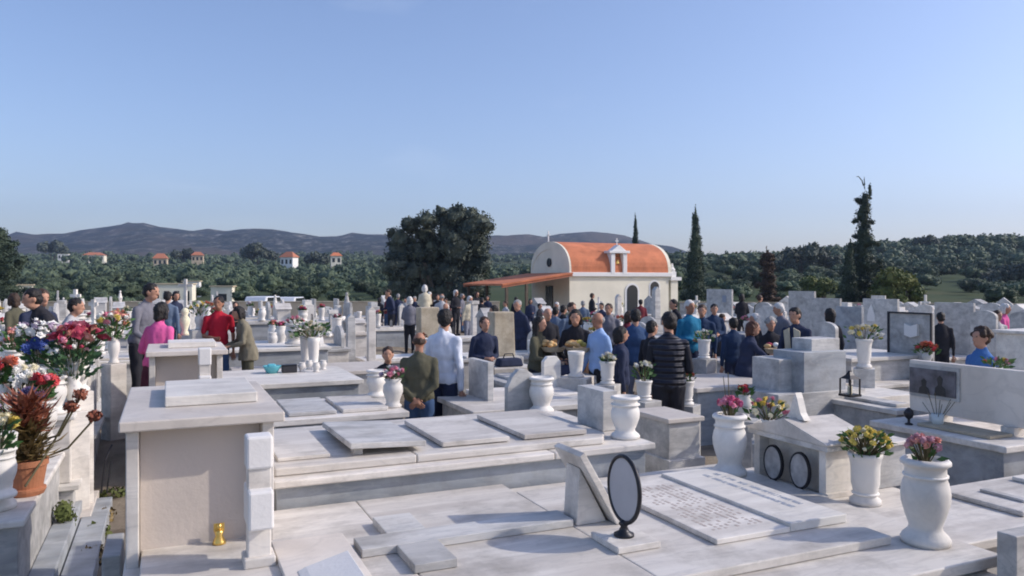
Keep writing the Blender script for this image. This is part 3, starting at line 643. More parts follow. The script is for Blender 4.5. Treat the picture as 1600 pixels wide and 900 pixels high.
# oval portrait on a stand
u0_, v0_ = P(975, 842, .82)
g = T('portrait_stand', 'oval framed portrait on a dark stand and small marble slab, seen from behind', 'portrait', u0_, v0_, .802)
MB().box(-.13, .13, -.15, .13, 0, .035).build('foot_slab', 'marble', g, bevel=.004)
MB().lathe([(.055, 0), (.055, .012), (.03, .025), (.018, .05), (.03, .065), (.014, .085)], 18, (0, 0, .036)).build('stand', 'dark_metal', g, smooth=True)
ov = Matrix.Translation((0, 0, .285)) @ Matrix.Rotation(math.pi / 2, 4, 'Y')
b = MB(); K = 40
for i in range(K):
    a = 6.2832 * i / K
    for j in range(8):
        q = 6.2832 * j / 8; rr = .012; b.v.append(tuple(ov @ Vector(((.175 + rr * math.cos(q)) * math.cos(a), (.15 + rr * math.cos(q)) * math.sin(a), rr * math.sin(q)))))
for i in range(K):
    for j in range(8): b.f.append((i * 8 + j, ((i + 1) % K) * 8 + j, ((i + 1) % K) * 8 + (j + 1) % 8, i * 8 + (j + 1) % 8)); b.m.append(0)
b.build('frame', 'dark_metal', g, smooth=True)
MB().lathe([(1, -.004), (1, .004)], 40, mat=ov @ Matrix.Diagonal((.168, .143, 1, 1))).build('portrait_back', 'photo_back', g)
u1_, v1_ = P(1446, 848, .75); vase('urn', 'big rounded marble vase with faded pink flowers at the right front corner', u1_, v1_, .752, .47, w=1.0)
bouquet('small tuft of faded pink cloth flowers in the right front vase', u1_, v1_, .75 + .42, .085, ['rose', 'rose', 'salmon'], 26, .036, .10, kind='rose', nl=24, lf=.05)
for k in range(3):
    pass
u1_, v1_ = P(1140, 741, .75); vase('urn', 'rounded marble vase with magenta flowers at the rear corner of the front grave', u1_, v1_, .752, .455)
bq = bouquet('magenta flowers with thin tall wires in the rear corner vase', u1_, v1_, .75 + .40, .085, ['magenta', 'magenta', 'pink'], 26, .038, .10, kind='rose', nl=14, lf=.04)
MB().tube([(.0, 0, .1), (.01, .03, .36)], .0035, 4).tube([(-.01, .02, .1), (-.06, 0, .34)], .003, 4).build('wire', 'stem', bq)

# ---- grave head boxes (tall boxes with a flat overhanging lid)
def headbox(label, u0, v0, du, dv, zt, zb=-.3, lidslab=True, mat='panel_beige', recess=True, name='ossuary_box'):
    t = T(name, label, 'grave box', u0, v0); b = MB()
    b.box(0, .06, 0, du, zb, zt - .055).box(dv - .06, dv, 0, du, zb, zt - .055).box(.06, dv - .06, du - .06, du, zb, zt - .055)
    b.build('side_wall', 'marble', t, bevel=.005)
    MB().box(.062, dv - .062, .11, .16, zb, zt - .057).build('front_panel', mat, t, bevel=.003)
    MB().box(-.03, dv + .05, -.06, du + .05, zt - .053, zt).build('lid', 'marble_warm', t, bevel=.008)
    if lidslab: MB().box(.18, dv - .05, .35, du - .2, zt + .002, zt + .06).build('lid_slab', 'marble_white', t, bevel=.006)
    return t
hb = headbox('tall pale marble grave box nearest the camera with a thick slab on its lid', 4.33, -.19, 1.3, .72, 1.5)
headbox('second tall marble box behind the nearest one, with a cross against it', 8.85, -.17, 1.05, .72, 1.47, zb=-.2)
def stepcross(label, u, v, z, h):
    t = T('marble_cross', label, 'cross', u, v, z); s = h / .66
    MB().box(-.055, .055, -.05, .05, 0, h - .0).build('shaft', 'marble', t, bevel=.006)
    MB().box(-.060, .060, -.13 * s, .13 * s, h * .31, h * .61).build('arm', 'marble_bright', t, bevel=.012)  # whiter marble on arm and head block stands in for stronger light there
    MB().box(-.063, .063, -.063, .063, h * .76, h + .01).build('head_block', 'marble_bright', t, bevel=.012)
    MB().box(-.075, .075, -.075, .075, -.001, .05).build('foot', 'marble', t, bevel=.008)
    return t
stepcross('white marble cross seen edge-on in front of the nearest grave box', *P(404, 886, .78), .80, .63)
stepcross('white marble cross seen edge-on in front of the second grave box', 8.62, .36, .8, .70)
g = T('gold_figurine', 'tiny gold angel-like figurine inside the nearest grave box', 'figurine', P(350, 852, .76)[0] - .09, P(350, 852, .76)[1] - .03, .802); g.scale = (1.25,) * 3
MB().lathe([(.028, 0), (.026, .01), (.015, .035), (.02, .05), (.011, .06)], 14).build('body', 'gold', g, smooth=True)
MB().ell((0, 0, .072), .012, .012, .014).build('head', 'gold', g, smooth=True)
MB().box(-.022, .022, .006, .01, .05, .085).build('wings', 'gold', g, bevel=.004)
# angled near slab at the very bottom of the frame
g = T('sloping_plaque', 'pale sloping marble plaque cut by the bottom edge below the flat cross', 'plaque', 0, 0)
MB().box(.50, .872, 3.2, 4.2, .802, .832).build('plaque', 'marble_warm', g, bevel=.004)
MB().prism([(.56, .834), (.80, .834), (.80, .90), (.60, .85)], 3.3, 3.72, 'y').build('sloping_piece', 'marble_bright', g, bevel=.004)
# ---- second family grave
g = T('family_grave', 'long raised marble family grave with three loose square slabs, behind the front grave', 'grave', 0, 0)
Z2 = .965
MB().box(.62, 3.36, 4.97, 6.45, -.3, Z2 - .052).build('base', 'marble_blue', g, bevel=.006)
for v0_, v1_ in ((.60, 2.55), (2.554, 3.42)): MB().box(v0_, v1_, 4.92, 6.5, Z2 - .05, Z2).build('ledge', 'marble', g, bevel=.01)
o_ = MB(); pl = [(.62, 5.03), (1.55, 5.03), (1.55, 6.4), (.62, 6.4)]; o_.prism(pl, Z2 + .002, Z2 + .055, 'z')
pl = [(1.554, 5.03), (3.02, 5.03), (3.13, 5.2), (3.13, 6.4), (1.554, 6.4)]; o_.prism(pl, Z2 + .002, Z2 + .055, 'z'); o_.build('step_slab', 'marble', g, bevel=.01)
z_ = Z2 + .057
def quad_slab(pts, z0, th, nm, mat, tilt=(0, 0)):
    us = [P(x, y, z0 + th) for x, y in pts]; u0 = min(q[0] for q in us[:1] + us[3:]); 
    b = MB(); lo = [(q[1], q[0]) for q in us]; c = (sum(p[0] for p in lo) / 4, sum(p[1] for p in lo) / 4)
    o = b.prism([(p[0] - c[0], p[1] - c[1]) for p in lo], 0, th, 'z').build(nm, mat, g, bevel=.006, loc=(c[0], c[1], z0)); o.rotation_euler = (tilt[0], tilt[1], 0); return o
place_slab(g, 'flat_panel', 5.2, 6.15, .66, 1.0, z_, .025, 'marble')
a_ = P(548, 700, z_ + .08)
o = MB().box(-.01, .52, 0, 1.02, 0, .04).build('loose_slab', 'marble_grey', g, bevel=.006, loc=(1.13, 5.13, z_ + .055)); o.rotation_euler = (R(-1.5), R(2.6), 0); o['label'] = 'loose slab propped up with a dark gap beneath'
MB().box(1.16, 1.22, 5.2, 5.3, z_, z_ + .045).build('prop_block', 'marble_grey', g); MB().box(1.2, 1.6, 5.9, 6.0, z_, z_ + .03).build('prop_block', 'marble_grey', g)
place_slab(g, 'loose_slab', 5.16, 6.12, 1.78, 2.3, z_ + .005, .035, 'marble')
place_slab(g, 'loose_slab', 5.16, 6.12, 2.42, 2.95, z_ + .005, .035, 'marble')
vase('urn', 'stout marble vase at the end of the second family grave beside a block', *P(977, 684, Z2), Z2 + .002, .33, w=1.0)
g = T('vase_block', 'square pale marble block pressed against the stout vase', 'headstone', *P(950, 672, Z2), Z2 + .002)
MB().box(-.08, .06, -.05, .38, 0, .33).build('block', 'marble_grey', g, bevel=.006)
g = T('pedestal_block', 'square plain marble pedestal with flat cap between the two corner vases', 'pedestal', *P(1045, 655, .98), 0)
MB().box(0, .34, 0, .55, -.3, .94).build('body', 'marble_grey', g, bevel=.006); MB().box(-.03, .37, -.03, .58, .942, .985).build('cap', 'marble_warm', g, bevel=.008); MB().box(-.03, .37, -.04, .59, -.3, .62).build('plinth', 'marble_grey', g, bevel=.006)

# ---- right: grave with gabled shrine
g = T('family_grave', 'low broad marble grave at the right edge beside the big front vase', 'grave', 0, 0)
MB().box(4.14, 6.6, 2.95, 3.74, -.3, .66).box(4.14, 4.7, 3.742, 4.72, -.3, .66).build('base', 'marble_grey', g, bevel=.006); MB().prism([(4.06, 2.9), (6.7, 2.9), (6.7, 3.78), (4.78, 3.78), (4.78, 4.8), (4.06, 4.8)], .662, .72, 'z').build('ledge', 'marble', g, bevel=.008)
MB().box(4.9, 6.5, 3.08, 3.66, .722, .755).build('top_slab', 'marble', g, bevel=.008); MB().box(5.1, 5.16, 3.2, 3.5, .757, .775).build('strip', 'marble_grey', g, bevel=.003); MB().box(5.6, 6.4, 3.2, 3.6, .757, .785).build('panel', 'marble_white', g, bevel=.004)
us, vs_ = P(1290, 777, .73)
g = T('gabled_shrine', 'small gabled marble shrine with two oval portraits inside', 'shrine', us, vs_, .722)
Wd, Dp, Hh = .70, .40, .32
b = MB(); b.box(0, Dp, -.0, .06, 0, Hh).box(0, Dp, Wd - .06, Wd, 0, Hh).box(.09, Dp, .061, Wd - .061, 0, Hh); b.build('walls', 'marble_white', g, bevel=.004)
MB().box(0, Dp, -.02, .0 - .001, -.0, .03).box(-.05, 0, -.03, Wd + .03, 0, .02).build('sill', 'marble', g)
MB().box(-.03, Dp + .03, -.04, Wd + .04, Hh + .001, Hh + .04).build('cornice', 'marble_grey', g, bevel=.004)
pd = MB(); pd.prism([(-.05, Hh + .042), (Wd + .05, Hh + .042), (Wd + .05, Hh + .055), (Wd / 2, Hh + .17), (-.05, Hh + .055)], -.04, Dp + .04, 'x'); pd.build('gable_roof', 'marble', g, bevel=.004)
MB().box(.48, .80, .02, .3, -.0, .3).build('side_block', 'marble_grey', g, bevel=.005); MB().box(.45, .84, -.01, .33, .302, .33).build('side_cap', 'marble', g, bevel=.005)
for yy in (.2, .46):
    fr = MB(); mm = Matrix.Translation((-.03, yy, .15)) @ Matrix.Rotation(math.pi / 2, 4, 'Y')
    fr.lathe([(1, -.01), (1.0, .01)], 28, mat=mm @ Matrix.Diagonal((.13, .095, 1, 1))); o = fr.build('oval_portrait', 'dark_metal', g)
    MB().lathe([(1, -.012), (1.0, -.0105)], 28, mat=mm @ Matrix.Diagonal((.115, .08, 1, 1))).build('picture', 'portrait_pale', o)
    MB().lathe([(.04, 0), (.015, .03)], 12, (-.03, yy, 0)).build('portrait_foot', 'dark_metal', o)
tp = MB(); tp.prism([(-.09, 0), (.09, 0), (.05, .05), (.02, .15), (0, .19), (-.02, .15), (-.05, .05)], -.03, .03, 'x').build('finial', 'marble_white', g, loc=(.1, Wd / 2, Hh + .16))
u1_, v1_ = P(1352, 782, .74); vase('cup', 'fluted marble cup vase with yellow flowers beside the gabled shrine', u1_, v1_, .722, .34, w=1.0)
bouquet('loose yellow and ochre flowers in the cup vase by the shrine', u1_, v1_, 1.03, .16, ['yellow', 'yellow', 'cream', 'yellow'], 60, .034, .06, kind='rose', nl=140, lf=.05, leaf='leaf')
g = T('grave_block', 'grey marble block cut by the right edge in the lower corner', 'headstone', *P(1592, 838, .93), 0)
MB().box(-.02, .7, 0, .1, -.3, .93).build('block', 'marble_grey', g, bevel=.006)
# ---- right: grave with broad photo headstone
g = T('photo_headstone_grave', 'raised marble grave with a broad headstone bearing a dark family photograph', 'grave', 0, 0)
MB().box(6.3, 8.6, 4.12, 5.32, -.3, .79).build('base', 'marble_blue', g, bevel=.006); MB().box(6.24, 8.7, 4.06, 5.4, .792, .85).build('ledge', 'marble', g, bevel=.01)
MB().box(6.78, 6.85, 4.14, 5.38, .92, 1.42).build('headstone', 'marble_warm', g, bevel=.006)
MB().box(6.72, 6.9, 4.3, 4.42, .852, .925).box(6.72, 6.9, 5.0, 5.12, .852, .925).build('headstone_foot', 'marble', g)
MB().box(6.765, 6.778, 4.84, 5.37, 1.07, 1.385).build('photo_border', 'marble_grey', g); MB().box(6.755, 6.7635, 4.87, 5.36, 1.10, 1.35).build('photograph', 'portrait', g)
for yy_, hh_ in ((5.2, .1), (5.03, .13)): MB().prism([(yy_ - .06, 1.105), (yy_ + .06, 1.105), (yy_ + .05, 1.1 + hh_ * .6), (yy_ + .02, 1.1 + hh_ * .8), (yy_ + .03, 1.1 + hh_ * 1.3), (yy_, 1.1 + hh_ * 1.55), (yy_ - .03, 1.1 + hh_ * 1.3), (yy_ - .02, 1.1 + hh_ * .8), (yy_ - .05, 1.1 + hh_ * .6)], 6.752, 6.7545, 'x').build('pictured_figure', 'window_dark', g)
MB().box(6.4, 6.7, 4.3, 5.0, .852, .88).build('panel', 'sandstone', g, bevel=.004)
g2 = T('grave_lamp', 'little black oil lamp on the left corner of the photo-headstone grave', 'lamp', *P(1420, 662, .86), .852)
MB().lathe([(.035, 0), (.035, .01), (.012, .02), (.012, .05), (.035, .07), (.045, .11), (.03, .14), (.008, .16)], 14).build('body', 'dark_metal', g2, smooth=True)
g2 = T('glass_jar', 'clear glass tumbler of twigs standing before the family photograph', 'jar', *P(1465, 665, .86), .852)
MB().lathe([(.05, 0), (.055, .12), (.05, .12), (.046, .01)], 16).build('jar', 'glass', g2, smooth=True)
b = MB()
for k in range(9): b.tube([(0, 0, .02), (random.uniform(-.14, .14), random.uniform(-.14, .14), random.uniform(.2, .36))], .003, 4)
b.build('twigs', 'stem', g2)
# ---- stepped blocks with lantern
def pbox(t, nm, x0, x1, ytop, ybot, Y, depth, mat, th=.006):
    """box whose front (-u) face spans photo columns x0..x1 at depth Y (left edge)"""
    u, v = PY(x0, Y); k = (x1 - 800) / F; v1 = u * (GS + k * GC) / (GC - k * GS)
    zt, zb = zof(ytop, Y), zof(ybot, Y); return MB().box(v, v1, u, u + depth, zb, zt).build(nm, mat, t, bevel=th)
g = T('stepped_grave', 'stepped grey marble grave of square blocks with a lantern on its step', 'grave', 0, 0)
pbox(g, 'block', 1217, 1252, 562, 620, 10.0, .5, 'marble_grey'); pbox(g, 'block', 1256, 1322, 551, 617, 9.9, .55, 'marble_blue'); pbox(g, 'block', 1268, 1312, 530, 550, 10.15, .35, 'marble_grey')
pbox(g, 'base', 1216, 1352, 617.5, 760, 9.7, 1.0, 'marble_grey'); pbox(g, 'base', 1356, 1440, 622, 760, 9.9, .9, 'marble_white')
def lantern(label, u, v, z, h=.33):
    t = T('grave_lantern', label, 'lantern', u, v, z); w_ = h * .26; b = MB()
    for sx in (-1, 1):
        for sy in (-1, 1): b.box(sx * w_ - .008, sx * w_ + .008, sy * w_ - .008, sy * w_ + .008, .03, h * .72)
    b.box(-w_ - .015, w_ + .015, -w_ - .015, w_ + .015, 0, .028); b.build('frame', 'dark_metal', t)
    MB().lathe([(w_ * 1.5, h * .72), (w_ * .7, h * .86), (w_ * .3, h), (w_ * .28, h * 1.04)], 4, mat=Matrix.Rotation(R(45), 4, 'Z')).build('roof', 'dark_metal', t)
    MB().lathe([(.03, .03), (.03, h * .4), (.01, h * .42)], 10).build('candle', 'bloom_cream', t); return t
lantern('black metal lantern on the step of the stepped grave', *PY(1328, 9.75), zof(618, 9.8), .31)
# ---- graves behind the second family grave
def simple_grave(label, u, v, du, dv, z, mat='marble', body='marble_grey', slabs=0, head=None, hh=.55, name='marble_grave', panel=True, lidth=.06, far=False, group=None):
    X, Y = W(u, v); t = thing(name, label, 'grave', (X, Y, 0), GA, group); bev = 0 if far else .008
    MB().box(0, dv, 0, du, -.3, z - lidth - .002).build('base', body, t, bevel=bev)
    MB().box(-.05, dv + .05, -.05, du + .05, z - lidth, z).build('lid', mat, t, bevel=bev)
    if slabs:
        n = slabs; wv = (dv - .2) / n
        for i in range(n): MB().box(.1 + i * wv + .03, .1 + (i + 1) * wv - .03, .1, du - .1, z + .002, z + .04).build('slab', random.choice(['marble', 'marble_grey', 'marble_white']), t, bevel=bev)
    if head: headst(t, head, dv, du, z, hh)
    return t
def headst(t, kind, dv, du, z, hh, at=None, mat=None):
    x = dv - .12 if at is None else at; m = mat or random.choice(['marble', 'marble_grey', 'marble_grey', 'marble_white']); b = MB(); y0, y1 = du * .12, du * .88; w_ = y1 - y0; c = (y0 + y1) / 2
    if kind == 'rect': b.box(x, x + .07, y0, y1, z + .002, z + hh)
    elif kind == 'arch':
        pl = [(y1, z + .002), (y1, z + hh - w_ * .3)] + [(c + w_ / 2 * math.cos(a), z + hh - w_ * .3 + w_ * .3 * math.sin(a)) for a in [math.pi * i / 12 for i in range(1, 12)]] + [(y0, z + hh - w_ * .3), (y0, z + .002)]
        b.prism(pl, x, x + .07, 'x')
    elif kind == 'point': b.prism([(y0, z + .002), (y1, z + .002), (y1, z + hh * .72), (c, z + hh), (y0, z + hh * .72)], x, x + .07, 'x')
    elif kind == 'temple':
        b.box(x - .25, x + .1, y0, y1, z + .002, z + hh * .68); b.prism([(y0 - .04, z + hh * .682), (y1 + .04, z + hh * .682), (c, z + hh)], x - .3, x + .14, 'x')
    elif kind == 'block': b.box(x - .2, x + .12, y0, y1, z + .002, z + hh * .8).box(x - .15, x + .07, y0 + .1, y1 - .1, z + hh * .802, z + hh)
    elif kind == 'cross':
        b.box(x - .1, x + .1, c - .16, c + .16, z + .002, z + hh * .35).box(x - .03, x + .04, c - .04, c + .04, z + hh * .352, z + hh * 1.25).box(x - .035, x + .045, c - .19, c + .19, z + hh * .85, z + hh * .85 + .08)
    elif kind == 'figure':
        b.box(x - .03, x + .05, y0, y1, z + .002, z + hh * .8); b.box(x - .06, x + .08, c - .12, c + .12, z + hh * .802, z + hh * .9).lathe([(.1, 0), (.07, .08), (.05, .2), (.03, .22), (.05, .27), (.03, .33)], 10, (x, c, z + hh * .9))
    return b.build('headstone', m, t, bevel=.006)
def grave_px(label, pxl, pxr, ybot, z, du, **k):
    """front lid edge runs from column pxl to pxr, left end at image row ybot"""
    u, v = P(pxl, ybot, z); q = (pxr - 800) / F; v1 = u * (GS + q * GC) / (GC - q * GS)
    return simple_grave(label, u, v, du, max(v1 - v, .5), z, **k), (u, v, v1)
simple_grave('low marble grave with two thin grey slabs behind the nearest grave box', 7.6, .95, 1.15, 1.25, .88, slabs=2, body='marble_blue')
u_, v_ = P(614, 636, .88); vase('jar', 'narrow white vase with pale pink flowers on the corner of the low grave before the two men', u_, v_, .882, .30, w=1.25)
bouquet('round bunch of pale pink and white flowers in the narrow vase before the two men', u_, v_, 1.14, .12, ['pink', 'white', 'lilac'], 20, .036, .06, nl=30, lf=.05)
u_, v_ = P(588, 612, .95); vase('urn', 'white bulging vase just left of the narrow vase with pink flowers', u_, v_, .90, .30)
MB().box(-.16, .16, -.16, .16, -1.1, -.002).build('pillar', 'marble_grey', THINGS[-1])
simple_grave('broad raised white grave strewn with small offerings behind the low grave', 9.8, .4, 1.6, 1.85, .95, mat='marble_white', body='marble_blue')
for (px, py, cat, nm, lab) in ((425, 583, 'bowl', 'plastic_bowl', 'bright turquoise bowl on the broad raised grave'),):
    g = T(nm, lab, cat, *P(px, py, .95), .952); MB().lathe([(.07, 0), (.12, .09), (.125, .1), (.11, .1), (.065, .02)], 20).build('bowl', 'cyan_plastic', g, smooth=True)
    MB().box(-.06, .05, -.05, .05, .06, .125).build('cloth', 'cyan_plastic', g, bevel=.02)
g = T('black_case', 'small dark box right of the turquoise bowl', 'box', *P(452, 582, .95), .952); MB().box(-.1, .1, -.06, .06, 0, .09).build('body', 'black_plastic', g, bevel=.01); MB().box(-.1, .1, -.06, .06, .0915, .11).build('lid', 'dark_metal', g, bevel=.008)
for i, px in enumerate((472, 483, 494, 505)):
    vase('jar', ['first', 'second', 'third', 'fourth'][i] + ' from the left of four tiny white jars right of the dark box', *P(px, 581 - i % 2 * 4, .95), .952, .13, name='small_jar', w=.6)
for px, n_ in ((478, 'left one of the two tall white vases under the white flowers'), (490, 'right one of the two tall white vases under the white flowers')):
    vase('tall', n_, *PY(px, 13 + (px > 480) * -.3), .78, .5, w=1.4)
    MB().box(-.13, .13, -.13, .13, -.9, -.002).build('pillar', 'marble', THINGS[-1])
bouquet('spreading white flowers with green leaves above the two tall vases', *PY(485, 12.9), 1.22, .32, ['white', 'white', 'cream'], 34, .06, .05, nl=120, lf=.1)
simple_grave('pale grave carrying the two tall white vases', 12.2, 1.0, 1.3, 2.4, .78, mat='marble_warm')
# slabs at 720-770
g = T('headstone', 'plain upright grey marble slab just right of the man in the white shirt', 'headstone', *PY(768, 9.0), 0)
MB().box(-.05, .03, -.0, .62, -.3, zof(566, 9.0)).build('slab', 'marble_grey', g, bevel=.008); MB().box(-.09, .07, -.04, .66, -.3, .62).build('foot', 'marble_grey', g, bevel=.008)
simple_grave('low white marble grave between the arched plaque and the plain upright slab', 7.75, 3.05, 1.1, 1.35, .80, mat='marble')
g = T('arched_plaque', 'arched grey plaque standing left of the white jug-like vase', 'headstone', *PY(816, 7.55), .93)
MB().prism([(-.17, -1.1), (.17, -1.1), (.17, .26), (.1, .36), (.02, .41), (-.05, .41), (-.12, .34), (-.17, .24)], -.03, .05).build('plaque', 'marble_grey', g, bevel=.005)
vase('urn', 'white marble vase touching the arched grey plaque', *PY(846, 7.5), .93, .34, w=.95); MB().box(-.15, .15, -.15, .15, -1.2, -.002).build('pillar', 'marble', THINGS[-1])
grave_px('flat white marble grave behind the arched plaque and vase', 905, 1010, 640, .72, 1.0, slabs=1, mat='marble_white')
grave_px('grey-topped marble grave in front of the woman with the bread basket', 800, 925, 600, .80, 1.0, slabs=1, mat='marble_grey', body='marble_blue')
grave_px('long pale grave surface behind the arched plaque', 772, 900, 622, .78, .8, slabs=0, mat='marble')
vase('tall', 'short round white pillar stone left of the bald man in light blue', *PY(900, 10.5), .9, .35, w=1.6); MB().box(-.2, .2, -.2, .2, -1.2, -.002).build('pillar', 'marble', THINGS[-1])
g = T('small_headstone', 'small white rounded marker before the bread basket', 'headstone', *PY(861, 10.4), 0)
MB().prism([(-.13, -.3), (.13, -.3), (.13, 1.12), (.07, 1.19), (-.07, 1.19), (-.13, 1.12)], -.04, .04).build('slab', 'marble_white', g, bevel=.006)
def pedvase(label, blabel, px, Y, ybase, hv, cols, kind='cup', r=.11, n=14, leaf='leaf', h=.05, bs=.035, ped=.14, **k):
    u, v = PY(px, Y); z = zof(ybase, Y); vase(kind, label, u, v, z, hv); MB().box(-ped, ped, -ped, ped, -z - .3, -.002).build('pillar', 'marble_grey', THINGS[-1], bevel=.006)
    if blabel: bouquet(blabel, u, v, z + hv * .88, r, cols, n, bs, h, nl=40, lf=.07, leaf=leaf, **k)
pedvase('pale cup vase between the bald man and the woman in navy', 'creamy flower bunch between the bald man and the woman in navy', 949, 10.0, 600, .3, ['cream', 'white'], r=.1)
pedvase('white vase on a pedestal left of the man in the quilted vest', 'tall white lilies left of the man in the quilted vest', 1006, 8.6, 625, .22, ['white', 'cream'], r=.12, h=.14, n=12)
pedvase('white cup vase right of the man in the quilted vest', 'orange and yellow flowers with green leaves right of the man in the quilted vest', 1072, 9.6, 632, .3, ['orange', 'yellow', 'salmon'], r=.11, n=10)
pedvase('small grey-green vase left of the gabled shrine', 'dark red flowers in the small grey-green vase', 1163, 8.0, 655, .26, ['crimson', 'red'], kind='jar', r=.08, n=9)
pedvase('low jar behind the left pillar of the gabled shrine', 'straggling yellow and pink flowers behind the gabled shrine', 1200, 6.9, 690, .2, ['yellow', 'cream', 'pink'], kind='jar', r=.2, n=24)
pedvase('tall square white vase behind the lantern', 'pale green and white flowers in the tall square vase', 1350, 11.0, 575, .42, ['white', 'cream', 'yellow'], kind='cup', r=.25, n=22, bs=.05)
pedvase('slim white vase right of the elderly man in the teal jacket', 'white daisies right of the elderly man in the teal jacket', 1100, 12, 560, .3, ['white', 'cream'], r=.16, n=12)
pedvase('plain marble jar left of the broad photograph headstone', 'orange-red flowers on the corner of the broad photograph headstone', 1449, 9.2, 566, .12, ['orange', 'red', 'orange'], kind='jar', r=.13, n=24, h=.02)
pedvase('small pot below the woman in the blue top', 'green and pink sprig below the woman in the blue top', 1558, 7.6, 590, .1, ['pink', 'yellow', 'orange'], kind='jar', r=.13, n=7, h=.01)
grave_px('wide cream-topped grave behind the magenta flowers', 1090, 1212, 606, .78, 1.2, mat='marble_warm', body='marble_blue')
grave_px('bright white grave right of the stepped grave with steps of marble', 1400, 1440, 640, .66, 1.0, mat='marble_white', body='marble_grey', slabs=1)
grave_px('long white grave top behind the stepped grave', 1330, 1450, 560, .95, 1.2, mat='marble_white', slabs=0)
# boldly visible headstones on the right
def hs(label, x0, x1, ytop, Y, kind='rect', mat='marble_grey', z=.55, dv=1.7, th=.07, frame=None, extra=None):
    k0, k1 = (x0 - 800) / F, (x1 - 800) / F; km = (k0 + k1) / 2; um, vm = PY((x0 + x1) / 2, Y)
    fu = lambda k: vm * (GC - k * GS) / (GS + k * GC)
    ua, ub = fu(k1), fu(k0); du = ub - ua; zt = zof(ytop, Y)
    t = T('headstone_grave', label, 'grave', ua, vm - dv + th)
    MB().box(0, dv + .05, -.05, du + .05, -.3, z - .062).build('base', 'marble_grey', t, bevel=.006); MB().box(-.05, dv + .1, -.1, du + .1, z - .06, z).build('lid', 'marble', t, bevel=.008)
    x = dv - th; b = MB(); hh = zt
    if kind == 'rect': b.box(x, x + th, 0, du, z + .002, zt)
    elif kind == 'arch': b.prism([(du, z + .002), (du, zt - du * .25)] + [(du / 2 + du / 2 * math.cos(a), zt - du * .25 + du * .25 * math.sin(a)) for a in [math.pi * i / 14 for i in range(1, 14)]] + [(0, zt - du * .25), (0, z + .002)], x, x + th, 'x')
    elif kind == 'bevel': b.prism([(du, z + .002), (du, zt - .12), (du * .72, zt), (du * .28, zt), (0, zt - .12), (0, z + .002)], x, x + th, 'x')
    b.build('headstone', mat, t, bevel=.006)
    if frame:
        MB().box(x - .03, x - .002, -.015, .015, z, zt + .015).box(x - .03, x - .002, du - .015, du + .015, z, zt + .015).box(x - .03, x - .002, .016, du - .016, zt - .015, zt + .015).build('frame', 'black_plastic', t)
    if extra == 'book': MB().prism([(du * .28, zt - .38), (du * .43, zt - .42), (du * .58, zt - .38), (du * .58, zt - .18), (du * .43, zt - .22), (du * .28, zt - .18)], x - .06, x - .003, 'x').build('open_book', 'marble_bright', t)
    if extra == 'figure':
        MB().prism([(du * .85, zt - .5), (du * .62, zt - .5), (du * .62, zt - .38), (du * .68, zt - .22), (du * .73, zt - .12), (du * .8, zt - .22), (du * .85, zt - .38)], x - .02, x - .003, 'x').build('relief_figure', 'marble_bright', t)
    if extra == 'script': MB().box(x - .012, x - .002, du * .2, du * .35, zt - .42, zt - .2).build('emblem', 'engraving', t)
    return t
hs('rectangular headstone with a dark blue emblem, right of the dark cypress', 1104, 1143, 452, 25, extra='script', dv=1.2)
hs('tall pale rectangular headstone under the brown cypress', 1232, 1272, 455, 21)
hs('wide rectangular headstone just left of the dark cypress pair', 1268, 1312, 466, 18.5)
hs('square bluish headstone at the foot of the shorter cypress', 1306, 1346, 479, 15.5, mat='marble_blue')
hs('rectangular headstone with a small pale praying figure', 1348, 1402, 467, 17, extra='figure')
hs('dark-framed bluish headstone with an open white book', 1389, 1456, 489, 13.2, mat='marble_grey', frame=True, extra='book')
hs('plain wide grey headstone right of the dark-framed one', 1460, 1521, 473, 17.5)
hs('pale headstone with a rounded top behind the woman in blue', 1516, 1556, 485, 13.5, 'arch')
hs('rounded-top headstone at the far right edge', 1577, 1612, 487, 15, 'arch')
hs('round-topped headstone right of the priest', 1272, 1305, 503, 11.5, 'arch', z=.7, dv=.6)
hs('chamfer-topped pale headstone behind the elderly woman', 1180, 1226, 478, 17, 'bevel', mat='marble')
g = T('sarcophagus', 'white box-shaped sarcophagus on a dark band at the right edge', 'grave', PY(1556, 11.5)[0] - .55, PY(1556, 11.5)[1], 0)
MB().box(0, 1.6, 0, .55, .82, zof(520, 11.5)).build('box', 'marble_white', g, bevel=.008); MB().box(-.04, 1.64, -.05, .6, .74, .818).build('dark_band', 'black_plastic', g, bevel=.005); MB().box(.1, 1.5, .05, .5, -.3, .738).build('base', 'marble_grey', g)
MB().box(-.05, 1.65, -.05, .6, zof(520, 11.5) + .002, zof(515, 11.5)).build('lid', 'marble', g, bevel=.008)
